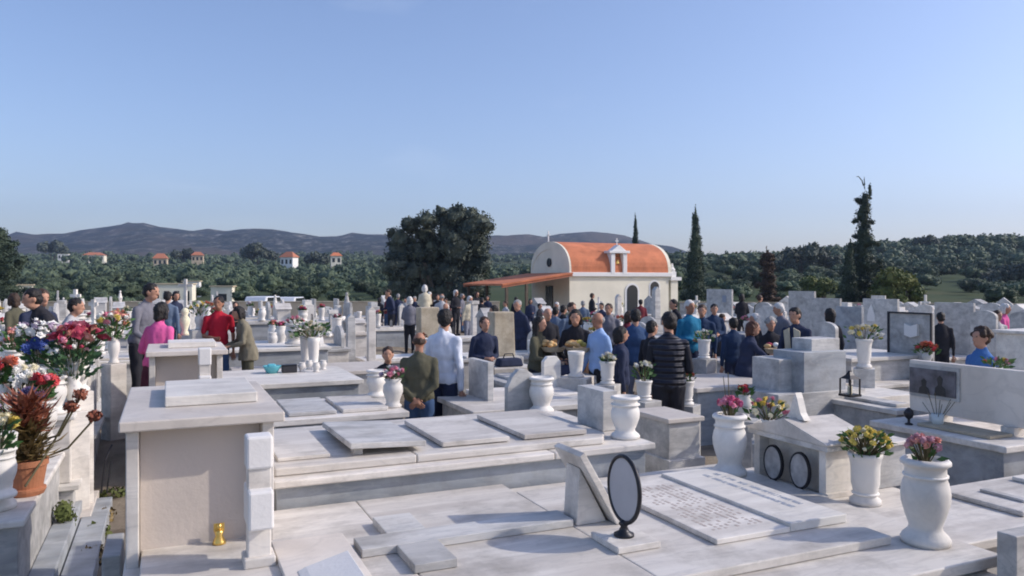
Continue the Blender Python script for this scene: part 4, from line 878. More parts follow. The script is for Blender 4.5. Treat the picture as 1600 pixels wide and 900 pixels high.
# monument and pillars in the middle
g = T('stone_monument', 'tall pale yellow rough stone monument right of the man in the dark coat', 'monument', *PY(783, 13.5), 0)
MB().box(-.32, .32, -.26, .26, -.3, .9).build('base', 'marble_grey', g, bevel=.02); MB().box(-.22, .2, -.18, .18, .902, zof(487, 13.5), taper=.02).build('shaft', 'sandstone', g, bevel=.02)
g = T('stone_monument', 'tan block monument behind the man in the white shirt', 'monument', *PY(668, 19), 0)
MB().box(-.24, .24, -.2, .2, -.3, zof(480, 19)).build('shaft', 'sandstone', g, bevel=.02); MB().box(-.3, .3, -.26, .26, -.3, .5).build('base', 'sandstone', g, bevel=.02)
def pillar(label, px, Y, ytop, wpx, mat='marble', pt=True):
    w_ = wpx / F * Y / 2; zt = zof(ytop, Y); t = T('stone_pillar', label, 'pillar', *PY(px, Y), 0)
    MB().box(-w_, w_, -w_, w_, -.3, zt - w_, taper=w_ * .12).build('shaft', mat, t, bevel=.01); MB().box(-w_ * 1.4, w_ * 1.4, -w_ * 1.4, w_ * 1.4, -.3, .5).build('base', mat, t)
    b = MB(); b.prism([(-w_ * .85, zt - w_ + .002), (w_ * .85, zt - w_ + .002), (0, zt)], -w_ * .85, w_ * .85) if pt else b.box(-w_ * 1.2, w_ * 1.2, -w_ * 1.2, w_ * 1.2, zt - w_ + .002, zt); b.build('cap', mat, t); return t
pillar('slender pointed white pillar left of the seated child', 580, 15, 478, 13)
pillar('white pillar in front of the far crowd', 627, 24, 474, 10)
pillar('white flat-capped pillar left of the far crowd', 520, 20, 484, 12, pt=False)
pillar('grey pointed pillar between white vases and far crowd', 548, 17, 490, 14, 'marble_grey')
pillar('white pillar under the orange canopy', 741, 24, 470, 10, pt=False)
pillar('pointed pillar before the chapel window', 1025, 30, 448, 11, 'marble_grey')
pillar('narrow pale pillar before the chapel door', 966, 28, 460, 9)
def thincross(label, px, Y, ytop, ybar, wpx, zb, mat='marble_white', th=.03):
    t = T('standing_cross', label, 'cross', *PY(px, Y), 0, rz=-GA); zt = zof(ytop, Y); zr = zof(ybar, Y); w_ = wpx / F * Y / 2
    MB().box(-.16, .16, -.16, .16, -.3, zb).build('base', 'marble_grey', t); MB().box(-th, th, -th, th, zb + .002, zt).box(-w_, -th - .001, -th * .8, th * .8, zr - th, zr + th).box(th + .001, w_, -th * .8, th * .8, zr - th, zr + th).build('cross', mat, t, bevel=.004); return t
thincross('thin tall white cross rising behind the second grave box', 290, 17, 436, 446, 22, 1.5)
thincross('small white cross on a plinth at the far left', 118, 20, 452, 462, 16, 1.3, th=.04)
thincross('second small white cross right of the mourners at the far left', 146, 18, 468, 475, 14, 1.2, th=.04)
g = T('white_figurine', 'cream candle-like figurine standing on the second grave box', 'figurine', *P(289, 524, 1.53), 1.532)
MB().lathe([(.05, 0), (.045, .03), (.03, .06), (.055, .14), (.06, .2), (.03, .25), (.045, .28), (.045, .31), (.02, .34)], 16).build('body', 'bloom_cream', g, smooth=True)
# yellow-green flowers just right of figurine
pedvase('stone jar behind the second grave box', 'green stems with small yellow blossoms behind the second grave box', 312, 12, 515, .25, ['yellow', 'white'], kind='jar', r=.2, n=12, leaf='leaf')

# ------------------------------------------------------------------ left side: grave with pots, flowers and vases
ZL = .70
ul, vl = P(38, 812, ZL)
g = T('flower_grave', 'marble grave at the left edge crowded with pots and bouquets', 'grave', 0, 0)
MB().box(vl - 2.2, vl - .04, ul + .04, ul + 2.3, -.3, ZL - .05).build('base', 'marble_grey', g, bevel=.006); MB().box(vl - 2.3, vl, ul, ul + 2.4, ZL - .048, ZL).build('ledge', 'marble', g, bevel=.012)
MB().box(vl - .04 + .002, vl + .12, ul + .1, ul + 2.6, -.3, .22).box(vl + .13, vl + .34, ul - .2, ul + 2.7, -.3, .12).build('kerb', 'marble_blue', g, bevel=.01)  # shade painted in: darker marble chosen for this kerb and the base wall
MB().box(vl - .5, vl - .3, ul - .02, ul + .038, .0, .5).build('corner_post', 'marble', g)
vase('tall', 'tall white vase half cut by the left edge', *P(-3, 795, ZL), ZL + .002, .50, w=1.5)
up, vp = P(42, 772, ZL)
g = T('plant_pot', 'terracotta pot with a reddish spiky succulent on the left grave', 'plant', up, vp, ZL + .002)
MB().lathe([(.105, 0), (.12, .03), (.12, .045), (.1, .05), (.125, .20), (.135, .205), (.135, .245), (.12, .245), (.115, .2)], 30).build('pot', 'terracotta', g, smooth=False)
MB().lathe([(.115, .2), (.02, .225)], 20).build('soil', 'soil', g)
def spiky(col, n, rmax, z0, z1, seed):
    b = MB(); rd = random.Random(seed)
    for i in range(n):
        a = rd.random() * 6.283; l_ = rd.uniform(.45, 1) * rmax; zc = rd.uniform(z0, z1); up_ = rd.uniform(-.1, .75)
        o = Vector((rd.gauss(0, .04), rd.gauss(0, .04), zc)); d = Vector((math.cos(a), math.sin(a), up_)).normalized(); e = Vector((-math.sin(a), math.cos(a), 0)); w_ = .014
        p1 = o + d * l_ * .6; p2 = o + d * l_ + Vector((0, 0, .03))
        b.add([o - e * w_, o + e * w_, p1 + e * w_, p1 - e * w_, p2, p1 + Vector((0, 0, .008))], [(0, 1, 2, 5), (0, 5, 2), (3, 0, 5), (2, 4, 5), (3, 5, 4), (3, 2, 4)])
    return b
spiky(0, 230, .25, .24, .46, 1).build('leaves', 'succulent', g); o_ = spiky(0, 190, .2, .44, .66, 2).build('leaves', 'succulent_red', g); o_['label'] = 'reddish upper leaves'
for (dx, dz, k) in ((.27, .58, 0), (.42, .50, 1), (.33, .66, 2)):
    b = MB(); b.tube([(.02, .3 * k - .2, .1 + .1 * k), (dx * .6, 0, dz * .6), (dx, 0, dz)], .008, 6); o = b.build('flower_stem', 'stem', g)
    b = MB(); leaves(b, [(dx, 0, dz + .02, .05, .05, .04)], 120, .03, rnd=random.Random(k)); b.build('flower_head', 'bloom_brown', o)
g = T('green_plant', 'small round green shrub squeezed beside the left grave', 'plant', *P(100, 800, .3), 0)
b = MB(); leaves(b, [(0, 0, .3, .08, .09, .1), (0, .08, .2, .08, .08, .1)], 260, .035); b.build('foliage', 'bush_leaf', g); MB().tube([(0, 0, -.05), (0, 0, .3)], .012, 6).build('stem', 'stem', g)
Lb = [  # label, px, py of middle, Y, radius, colours, n, blossom size, kind
 ('white chrysanthemum mass at the left with a red and a navy bloom', 32, 600, 6.1, .22, ['white', 'white', 'white', 'cream'], 60, .045, 'mum'),
 ('red flower cluster rising from the white chrysanthemums', 66, 598, 5.95, .075, ['red', 'red', 'pink'], 8, .055, 'mum'),
 ('dark navy flower cluster below the red one', 48, 618, 5.85, .07, ['navy', 'navy', 'violet'], 9, .045, 'mum'),
 ('lilac and white flowers low at the left edge', 3, 640, 5.7, .13, ['lilac', 'white', 'cream'], 18, .045, 'mum'),
 ('yellow and cream flowers in the vase at the left edge', -2, 665, 4.95, .10, ['yellow', 'cream', 'cream'], 14, .04, 'mum'),
 ('orange-red flowers at the left edge above the white mass', 3, 572, 6.0, .08, ['red', 'orange', 'salmon'], 10, .06, 'mum'),
 ('white flowers with one red bloom right of the navy cluster', 95, 590, 7.3, .15, ['white', 'white', 'red', 'cream'], 26, .042, 'mum'),
 ('big crimson and pink lily bouquet rising left of the white vases', 122, 530, 7.2, .22, ['crimson', 'crimson', 'pink', 'crimson', 'salmon'], 46, .062, 'star'),
 ('dark green leaves with small pink roses under the crimson lilies', 115, 560, 7.0, .2, ['rose', 'crimson', 'white'], 9, .05, 'rose'),
 ('white and blue starry flowers before the mourner in black', 62, 520, 7.6, .2, ['white', 'white', 'lilac'], 38, .05, 'star'),
 ('bright blue wrapped flowers under the white starry ones', 62, 545, 7.5, .12, ['blue', 'blue'], 20, .06, 'mum'),
 ('creamy small flowers right of the bright blue ones', 88, 550, 7.4, .12, ['cream', 'white'], 16, .04, 'mum'),
 ('dusty pink artificial flowers at the far left', 55, 540, 8.2, .12, ['rose', 'salmon', 'rose'], 12, .05, 'rose'),
 ('dry brown bouquet at the far left edge', 22, 525, 8.5, .15, ['rose', 'salmon'], 9, .05, 'rose'),
 ('green bouquet topped with orange-pink and yellow flowers left of the man in the grey shirt', 178, 505, 9.2, .2, ['pink', 'yellow', 'salmon', 'white'], 14, .06, 'mum'),
]
for i, (lab, px, py, Y, r, cols, n, s, kd) in enumerate(Lb):
    u, v = PY(px, Y); z = zof(py, Y); hgt = .22
    dark = 'crimson' in lab or 'green' in lab
    bouquet(lab, u, v, z - hgt * 1.0 - r * .2, r, cols, n, s, hgt, 'leaf_dark' if 'dark green' in lab or 'crimson' in lab else 'leaf', kind=kd, nl=170 if dark else 90, lf=.07)
    vn = vase(['cup', 'urn', 'jar'][i % 3], 'marble vase holding the ' + ' '.join(lab.split()[:9]), u, v, max(z - hgt - r * .2 - .22, ZL + .004), .32, w=.8)
    if Y > 6.3:
        zz = vn.location.z; MB().box(-.1, .1, -.1, .1, -zz - .3, -.002).build('pillar', 'marble', vn, bevel=.006)
# pillars with urns marching back along the left path
def leftgrave(label, u, v, du, dv, z, hz, mat='marble_white'):
    t = T('path_grave', label, 'grave', u, v)
    MB().box(-dv, 0, 0, du, -.3, z - .05).build('base', 'marble_grey', t, bevel=.008); MB().box(-dv, .05, -.05, du + .05, z - .048, z).build('lid', mat, t, bevel=.008)
    MB().box(-.34, -.03, .04, .32, z + .002, hz).build('pillar', 'marble', t, bevel=.008); MB().box(-.38, .01, 0, .36, hz + .002, hz + .04).build('pillar_cap', mat, t, bevel=.008)
    MB().box(-.34, -.03, du - .3, du - .04, z + .002, hz).build('pillar', 'marble_grey', t, bevel=.008)
    MB().box(-.32, -.05, .322, du - .302, hz - .3, hz - .05).build('rail', 'marble_grey', t); return t
leftgrave('first white grave with square pillars behind the small green shrub', 7.75, -.75, 1.1, 1.8, .42, .98)
leftgrave('second white grave with square pillars along the left path', 9.15, -.72, 1.1, 1.8, .6, 1.22)
leftgrave('third white grave with square pillars along the left path', 10.7, -.8, 1.2, 1.8, .6, 1.32)
leftgrave('fourth white grave with square pillars, beside the man in the grey shirt', 12.6, -1.0, 1.2, 1.9, .75, 1.35)
def on_uv(lab, u, v, z, kd, h, mat='marble_vase'): return vase(kd, lab, u, v, z, h, mat)
on_uv('white urn on the first square pillar by the left path', 7.93, -.93, 1.022, 'urn', .34); on_uv('bulbous white urn on the first pillar row, rear pillar', 8.68, -.94, .982, 'urn', .3)
on_uv('tall urn on the second square pillar, under the crimson lilies', 9.33, -.9, 1.262, 'urn', .4); on_uv('slim white vase on the rear pillar of the second path grave', 10.08, -.9, 1.222, 'tall', .42)
on_uv('white urn on the third square pillar by the left path', 10.88, -.97, 1.362, 'urn', .36); on_uv('short white vase on the rear pillar of the third path grave', 11.72, -.97, 1.322, 'cup', .3)
on_uv('urn on the fourth square pillar left of the man in the grey shirt', 12.78, -1.18, 1.392, 'urn', .34)
# path clutter left
g = T('stone_step', 'light slab lying across the narrow dirt path', 'slab', *P(118, 800, .12), 0); MB().box(-.18, .14, -.2, .7, -.1, .13).build('slab', 'marble_warm', g, bevel=.01)
g = T('metal_bracket', 'thin bent metal bracket leaning at the path edge', 'bracket', *P(158, 770, .1), .1); MB().tube([(0, 0, 0), (.03, .1, .3), (.08, .25, .42)], .01, 6).tube([(.05, 0, 0), (.08, .1, .28)], .008, 6).build('rod', 'dark_metal', g)
g = T('white_headstone', 'low plain white kerb block at the foot of the nearest grave box', 'slab', *P(178, 870, .35), 0); MB().box(-.06, .05, -.2, .3, -.3, .42).build('block', 'marble_grey', g, bevel=.01)
for k, (px, py) in enumerate(((152, 760), (150, 842), (160, 815), (176, 780), (143, 880))):
    g = T('dry_weeds', ['tuft of dry weeds high on the dirt path', 'dry weeds low on the path beside the kerb', 'dry weeds in the middle of the dirt path', 'dry weeds against the nearest grave box', 'lowest tuft of weeds on the dirt path'][k], 'weeds', *P(px, py, .0), 0)
    b = MB(); leaves(b, [(0, 0, .05, .12, .12, .07)], 150, .05, rnd=random.Random(k), core=False); b.build('weeds', 'bush_leaf' if k % 2 else 'succulent', g)

# ------------------------------------------------------------------ people
def skinmat(n, c): newmat(n, c, .55, var=.08, vscale=20, spec=.3)
skinmat('skin', (.46, .25, .17)); skinmat('skin_tan', (.36, .18, .115))
newmat('eye_dark', (.02, .015, .012), .3)
for n_, c_ in dict(hair_black=(.012, .010, .010), hair_brown=(.05, .028, .018), hair_grey=(.30, .29, .28), hair_white=(.6, .58, .55), hair_auburn=(.09, .035, .02)).items(): newmat(n_, c_, .6, .6, 60, .3, 20)
CL = dict(black=(.028, .028, .034), navy=(.034, .042, .078), darkblue=(.03, .05, .10), denim=(.05, .09, .18), blue=(.07, .17, .40), lightblue=(.32, .46, .72), white=(.66, .69, .76), grey=(.17, .17, .20), greyblue=(.12, .16, .23),
          olive=(.10, .095, .065), khaki=(.20, .18, .13), red=(.42, .02, .04), pink=(.68, .12, .32), plum=(.10, .03, .05), teal=(.02, .15, .27), sky=(.10, .35, .50), brown=(.09, .055, .04), cream=(.55, .5, .38), trousergrey=(.22, .23, .28), palegrey=(.42, .42, .43), maroon=(.16, .03, .04))
for n_, c_ in CL.items(): newmat('cloth_' + n_, c_, .9, .5, 14, .14, 7, spec=.15)
m = newmat('cloth_quilted', (.02, .023, .04), .55); t, b_ = nodes(m); N, L = t.nodes, t.links
co = N.new('ShaderNodeTexCoord'); wv = N.new('ShaderNodeTexWave'); wv.bands_direction = 'Z'; wv.inputs['Scale'].default_value = 4.6; wv.inputs['Distortion'].default_value = .6
L.new(co.outputs['Object'], wv.inputs['Vector']); bp = N.new('ShaderNodeBump'); bp.inputs['Strength'].default_value = 1; bp.inputs['Distance'].default_value = .03; L.new(wv.outputs['Fac'], bp.inputs['Height']); L.new(bp.outputs[0], b_.inputs['Normal'])
r = N.new('ShaderNodeValToRGB'); r.color_ramp.elements[0].position = .0; r.color_ramp.elements[0].color = (.055, .06, .075, 1); r.color_ramp.elements[1].position = .09; r.color_ramp.elements[1].color = (.018, .02, .034, 1); L.new(wv.outputs['Fac'], r.inputs[0]); L.new(r.outputs[0], b_.inputs['Base Color'])

def rumple(me, amp, sc_, zs, seed):
    me.update(); n = len(me.vertices); co = [v.co.copy() for v in me.vertices]; no = [v.normal.copy() for v in me.vertices]; off = Vector((seed * 3.7, seed * 1.3, 0))
    for i in range(n):
        p = co[i]; q = Vector((p.x * sc_, p.y * sc_, p.z * sc_ * zs)) + off
        d = noise.noise(q) * amp + noise.noise(q * 2.3) * amp * .5; me.vertices[i].co = p + no[i] * d
def fuse(b, name, mat, parent, vox, extra=None, smooth_it=3):
    me = b.mesh(name, mat); o = bpy.data.objects.new(name, me); C.objects.link(o)
    rm = o.modifiers.new('r', 'REMESH'); rm.mode = 'VOXEL'; rm.voxel_size = vox; rm.use_smooth_shade = True
    sm = o.modifiers.new('s', 'SMOOTH'); sm.factor = .5; sm.iterations = smooth_it
    bpy.context.view_layer.update()
    dg = bpy.context.evaluated_depsgraph_get(); me2 = bpy.data.meshes.new_from_object(o.evaluated_get(dg)); o.modifiers.clear(); o.data = me2
    if vox < .028:
        sd_ = len(PEOPLE)
        if name in ('top', 'sleeves'): rumple(me2, .014, 9, .55, sd_)
        elif name in ('trousers', 'skirt'): rumple(me2, .013, 10, .4, sd_)
        elif name == 'hair': rumple(me2, .010, 26, 1, sd_)
    if extra is not None and extra.v:
        bm = bmesh.new(); bm.from_mesh(me2); ex = extra.mesh('x', mat, True); bm.from_mesh(ex); bm.to_mesh(me2); bm.free()
    if not me2.materials: me2.materials.append(M[mat])
    me2.polygons.foreach_set('use_smooth', [True] * len(me2.polygons))
    me2.name = name; o.parent = parent; return o
ANCH = [(20, 'the left edge'), (85, 'the bowed mourner in black'), (150, 'the crimson lilies'), (219, 'the man in grey'), (290, 'the second grave box'), (341, 'the red t-shirt'), (388, 'the olive coat'), (485, 'the twin tall vases'), (548, 'the grey pointed pillar'), (606, 'the seated child'),
        (655, 'the man with clasped hands'), (694, 'the white-shirted man'), (757, 'the older man in dark coat'), (783, 'the pale monument'), (838, 'the woman with bread'), (901, 'the bending woman'), (936, 'the bald man'), (993, 'the denim shirt'), (1045, 'the quilted vest'), (1086, 'the smooth cypress'),
        (1164, 'the reaching woman'), (1204, 'the elderly woman'), (1249, 'the priest'), (1290, 'the round-topped headstone'), (1337, 'the cypress pair'), (1375, 'the praying figure'), (1422, 'the dark-framed headstone'), (1490, 'the wide grey headstone'), (1534, 'the woman in blue'), (1590, 'the right edge')]
PEOPLE = []
def person(label, px, Y, ytop, face=0, top='navy', bottom='navy', skirt=False, hair='hair_black', hs='short', arms=('down', 'down'), lean=0, sleeve='long', h=None, sex='m', skin='skin', coat=0, sit=False, turn=0, build=1.0, legs=None, extra=None, far=False, collar=None):
    X = (px - 800) / F * Y; g0 = gz(X, Y); zt = zof(ytop, Y)
    H = (zt - g0) / (1 - .0045 * abs(lean)) if h is None else h
    H = max(1.35, min(1.92, H)); s = H / 1.75
    t = thing('person', label, 'person', (X, Y, g0), R(face)); PEOPLE.append((px, Y, t)); UVP = UVw(X, Y)
    vox = .03 if far else (.0155 if Y < 13 else .021)
    wsh = .195 if sex == 'm' else .17; bw = build
    piv = Vector((0, 0, .95)); rot = Matrix.Rotation(R(lean), 3, 'X')       # lean forward = towards -y (the face side)
    def up(p): p = Vector(p); return (piv + rot @ (p - piv)) * s
    def lo(p): return Vector(p) * s
    # arms: hand targets in body frame
    TG = {'down': (.24, .0, .80), 'clasp_back': (.03, .17, .93), 'hold': (.12, -.34, 1.10), 'hold_low': (.12, -.30, .98), 'belly': (.07, -.19, 1.08), 'chest': (.10, -.20, 1.24), 'mouth': (.06, -.16, 1.48), 'pocket': (.22, -.02, .9), 'reach': (.16, -.52, 1.12), 'hip': (.22, .02, 1.02), 'swing': (.23, -.16, .84)}
    A = []
    for sd_, a in zip((-1, 1), arms):
        q = TG[a]; T_ = up((sd_ * q[0], q[1], q[2])); S = up((sd_ * (wsh - .012), 0, 1.385)); d = T_ - S; Ld = d.length; l1, l2 = .30 * s, .27 * s
        if Ld > (l1 + l2) * .99: T_ = S + d * ((l1 + l2) * .99 / Ld); d = T_ - S; Ld = d.length
        x = (l1 * l1 - l2 * l2 + Ld * Ld) / (2 * Ld); hh = math.sqrt(max(l1 * l1 - x * x, 0)); dn = d.normalized()
        pole = Vector((sd_ * .5, .6 if 'back' not in a else .15, -.5)); pole = (pole - dn * pole.dot(dn)).normalized()
        A.append((S, S + dn * x + pole * hh, T_, dn))
    hd = Matrix.Rotation(R(turn), 4, 'Z') @ Matrix.Rotation(R(lean * .5), 4, 'X'); hc = up((0, -.02, 1.628)); neck = up((0, .01, 1.47))
    def hp(x, y, z): return hc + (hd @ Vector((x, y, z))) * s
    if legs == 'walk': AN = [(-.09, -.16), (.09, .2)]
    else: AN = [(-.1, -.02), (.1, .02)]
    # body
    b = MB()
    b.ell(hp(0, 0, .02), .076 * s, .094 * s, .098 * s, 16, 10, rot=hd); b.ell(hp(0, -.022, -.052), .056 * s, .062 * s, .062 * s, 14, 8, rot=hd)   # skull, jaw
    b.cap(neck, .055 * s, hp(0, .012, -.05), .05 * s, 10)
    b.cap(hp(0, -.088, .02), .009 * s, hp(0, -.108, -.018), .0135 * s, 8); b.cap(hp(-.02, -.084, -.055), .010 * s, hp(.02, -.084, -.055), .010 * s, 8)
    b.cap(hp(-.032, -.08, .042), .011 * s, hp(.032, -.08, .042), .011 * s, 8)
    for sd_ in (-1, 1): b.ell(hp(sd_ * .079, .008, .0), .014 * s, .02 * s, .032 * s, 8, 6)
    b.cap(up((0, .01, 1.25)), .10 * s, up((0, .01, 1.0)), .10 * s, 10); b.cap(up((-.11, 0, 1.385)), .035 * s, up((.11, 0, 1.385)), .035 * s, 10)
    b.ell(lo((0, 0, .93)), .13 * s, .1 * s, .11 * s); ex = MB()
    for i, (S, E_, T_, dn) in enumerate(A):
        b.cap(S, .034 * s, E_, .034 * s); b.cap(E_, .033 * s, T_, .023 * s)
        hdir = (T_ - E_).normalized()
        if arms[i] in ('down', 'pocket', 'swing'): hdir = (hdir + Vector((0, -.1, -.3))).normalized()
        P1 = T_ + hdir * .085 * s; side = hdir.cross(Vector((0, 1, 0)) if abs(hdir.y) < .8 else Vector((0, 0, 1))).normalized(); pal = hdir.cross(side)
        b.cap(T_, .026 * s, P1, .03 * s, 10, flat=1)
        if not far:
            for k, fl in enumerate((.062, .072, .068, .052)):
                o = P1 + side * ((k - 1.5) * .019) * s; m1 = o + (hdir + pal * .15).normalized() * fl * .55 * s; m2 = m1 + (hdir * .8 + pal * .6).normalized() * fl * .5 * s
                ex.cap(o - hdir * .02 * s, .0095 * s, m1, .0085 * s, 6, 0, 2); ex.cap(m1, .0085 * s, m2, .007 * s, 6, 0, 2)
            o = T_ + hdir * .03 * s - side * .028 * s; m1 = o + (hdir * .7 - side * .6).normalized() * .035 * s; ex.cap(o, .011 * s, m1, .0095 * s, 6, 0, 2); ex.cap(m1, .0095 * s, m1 + (hdir + pal * .4).normalized() * .03 * s, .0078 * s, 6, 0, 2)
    for sd_, (ax, ay) in zip((-1, 1), AN):
        b.cap(lo((sd_ * .085, 0, .9)), .07 * s, lo((ax * .98, ay * .5 - .02, .49)), .05 * s); b.cap(lo((ax * .98, ay * .5 - .02, .49)), .048 * s, lo((ax, ay, .09)), .034 * s)
    fuse(b, 'body', skin, t, vox * .9, ex, 2)
    if not far:
        for sd_ in (-1, 1): MB().ell(hp(sd_ * .031, -.086, .026), .011 * s, .007 * s, .006 * s, 8, 6).build('eye', 'eye_dark', t, smooth=True)
    # hair
    b = MB()
    if hs == 'bald': b.ell(hp(0, .028, .012), .0835 * s, .082 * s, .06 * s, 14, 8)
    else:
        b.ell(hp(0, .018, .045), .087 * s, .098 * s, .088 * s, 16, 10); b.ell(hp(0, .045, 0), .082 * s, .075 * s, .085 * s, 14, 8)
        if hs in ('bob', 'long'):
            for sd_ in (-1, 1): b.cap(hp(sd_ * .07, .02, .03), .035 * s, hp(sd_ * .078, .02, -.08 if hs == 'bob' else -.16), .032 * s)
            b.cap(hp(0, .07, .02), .07 * s, hp(0, .07, -.09 if hs == 'bob' else -.2), .06 * s)
        if hs == 'curly':
            rd = random.Random(5)
            for k in range(26):
                a = rd.random() * 6.28; e = rd.uniform(-.1, 1.4); q = Vector((math.cos(a) * math.cos(e) * .095, .03 + math.sin(a) * math.cos(e) * .095, .04 + math.sin(e) * .09))
                if q.y > -.06 or q.z > .07: b.ell(hp(*q), .033 * s, .033 * s, .033 * s, 8, 6)
        if hs == 'bun': b.ell(hp(0, .12, .03), .045 * s, .045 * s, .045 * s)
    fuse(b, 'hair', hair, t, vox * .75, None, 1)
    if arms[0] == 'mouth' or hs == 'beard': pass
    # top garment
    b = MB(); e = .012
    b.ell(up((0, .005, 1.27)), (.15 * bw + e) * s, (.112 * bw + e) * s, .23 * s, 18, 10, rot=rot.to_4x4()); b.ell(up((0, .0, 1.08)), (.148 * bw + e) * s, (.112 * bw + e) * s, .2 * s, 18, 10, rot=rot.to_4x4())
    b.ell(up((0, 0, .95)), (.158 * bw + e) * s, (.122 * bw + e) * s, .13 * s, 18, 10)
    b.cap(up((-wsh + .05, 0, 1.385)), .055 * s, up((wsh - .05, 0, 1.385)), .055 * s, 12); b.cap(up((-wsh + .06, .0, 1.39)), .05 * s, up((-.03, .01, 1.455)), .05 * s, 12); b.cap(up((wsh - .06, .0, 1.39)), .05 * s, up((.03, .01, 1.455)), .05 * s, 12)
    b.cap(up((0, .01, 1.42)), .078 * s, up((0, .002, 1.50)), .058 * s, 12)
    for S, E_, T_, dn in A:
        if sleeve == 'none': b.cap(S, .06 * s, S + (E_ - S) * .12, .055 * s)
        else:
            b.cap(S, .054 * s, E_ if sleeve == 'long' else S + (E_ - S) * .75, .047 * s, 12)
            if sleeve == 'long': b.cap(E_, .046 * s, E_ + (T_ - E_) * .92, .033 * s, 12)
    if coat: b.lathe([(.165 * bw * s, 0), (.17 * bw * s, -.0), (.185 * bw * s, -coat * s)], 18, tuple(lo((0, 0, .95))), sy=.8)
    fuse(b, 'top', 'cloth_' + top, t, vox)
    if sleeve == 'none' and top == 'quilted':
        b = MB()
        for S, E_, T_, dn in A: b.cap(S, .055 * s, E_, .048 * s, 12); b.cap(E_, .048 * s, E_ + (T_ - E_) * .92, .034 * s, 12)
        fuse(b, 'sleeves', 'cloth_black', t, vox)
    # bottom
    b = MB()
    if skirt: b.lathe([(.13 * s, 1.02 * s), (.165 * bw * s, .9 * s), (.18 * bw * s, .75 * s), (.21 * bw * s, .42 * s)], 20, sy=.8)
    else:
        b.ell(lo((0, 0, .93)), .155 * bw * s, .125 * bw * s, .12 * s)
        for sd_, (ax, ay) in zip((-1, 1), AN):
            kn = lo((ax * .98, ay * .5 - .02, .49)); b.cap(lo((sd_ * .083, 0, .88)), .094 * s * bw, kn, .068 * s, 12); b.cap(kn, .067 * s, lo((ax, ay, .1)), .055 * s, 12)
    fuse(b, 'skirt' if skirt else 'trousers', 'cloth_' + bottom, t, vox)
    for sd_, (ax, ay) in zip((-1, 1), AN):
        MB().ell(lo((ax, ay - .055, .045)), .046 * s, .13 * s, .045 * s, 12, 6).build('shoe', 'black_plastic', t, smooth=True)
    if collar:
        b = MB(); b.add([up((-.13, -.13, 1.42)), up((-.035, -.135, 1.47)), up((-.03, -.16, .80)), up((-.12, -.15, .80)), up((.13, -.13, 1.42)), up((.035, -.135, 1.47)), up((.03, -.16, .80)), up((.12, -.15, .80))], [(0, 1, 2, 3), (5, 4, 7, 6)])
        b.build('stole', 'cloth_' + collar, t).modifiers.new('t', 'SOLIDIFY').thickness = .015
    return t, A, up
person('man in a grey shirt and dark trousers looking down right beside the green bouquet', 219, 11.2, 440, 75, 'grey', 'black', lean=14, turn=10, h=1.87, arms=('hold_low', 'hold_low'))
person('dark-haired woman in a bright pink top and plum skirt, back turned', 244, 9.4, 473, 165, 'pink', 'plum', skirt=True, sex='f', hair='hair_black', hs='bob', lean=8, arms=('belly', 'belly'), build=1.08, h=1.62)
person('young man in a red t-shirt and jeans', 341, 12.0, 466, 25, 'red', 'denim', sleeve='short', arms=('belly', 'down'), lean=5, turn=-20, skin='skin_tan')
person('person with dark hair in an olive coat and burgundy scarf bending by the offerings', 388, 12.0, 486, -60, 'khaki', 'olive', sex='f', hair='hair_black', hs='bob', lean=14, arms=('hold', 'hold'), coat=.2, build=1.15)
person('mourner in a black coat bowed over, second from the left edge', 84, 9.6, 443, -45, 'black', 'black', hair='hair_black', lean=18, arms=('belly', 'belly'), coat=.25, build=1.15, h=1.82)
person('person in a light grey top close behind the bowed mourner in black', 103, 10.2, 462, 100, 'palegrey', 'black', hair='hair_black', hs='short', lean=10, h=1.66)
person('person in dark blue leaning in at the far left', 52, 10.4, 447, 60, 'navy', 'black', hair='hair_brown', lean=16, arms=('hold', 'hold'), h=1.8)
person('man in a blue shirt half hidden behind the man in the grey shirt', 262, 16, 470, 180, 'greyblue', 'navy', hair='hair_black', h=1.66)
person('child in dark clothes sitting low behind the white vases', 606, 9.2, 533, 10, 'black', 'plum', hair='hair_brown', h=1.42, arms=('belly', 'belly'))
person('balding man in a dark olive shirt and jeans with hands clasped behind his back', 655, 8.9, 519, 178, 'olive', 'denim', hair='hair_brown', hs='bald', arms=('clasp_back', 'clasp_back'), build=1.2, skin='skin_tan')
person('tall man in a white shirt and dark trousers seen from behind', 694, 9.5, 485, 150, 'white', 'navy', hair='hair_black', arms=('down', 'belly'), build=1.08, turn=25, h=1.86)
person('older man in a dark coat standing alone near the pale monument', 757, 12.0, 495, 25, 'navy', 'black', hair='hair_brown', arms=('belly', 'belly'), build=1.02)
BR = person('woman in an olive jacket holding a basket of bread to the right', 838, 11.6, 497, 62, 'olive', 'black', sex='f', hair='hair_black', hs='long', arms=('hold', 'hold'), lean=4)
person('balding man in a dark jacket behind the woman with the basket', 855, 14, 481, 20, 'black', 'black', hair='hair_grey', hs='bald', arms=('belly', 'belly'))
person('woman in a brown patterned dress bending over the yellow loaves', 901, 11.8, 493, -10, 'black', 'brown', skirt=True, sex='f', hair='hair_black', hs='bob', lean=16, arms=('hold', 'hold'), build=1.1)
person('grey-blue shirted man behind the bending woman', 893, 15.5, 466, 30, 'greyblue', 'navy', hair='hair_brown', h=1.78)
person('bald man in a light blue shirt and dark trousers', 936, 11.2, 488, -60, 'lightblue', 'black', hair='hair_grey', hs='bald', arms=('swing', 'down'), build=1.1, skin='skin_tan')
person('woman in dark navy clothes in profile right of the bald man', 969, 10.3, 510, 95, 'navy', 'black', sex='f', hair='hair_black', hs='bob', build=1.1)
person('man in a denim shirt and pale trousers seen from behind', 993, 12.2, 483, 170, 'denim', 'trousergrey', hair='hair_black', build=1.1, arms=('belly', 'belly'))
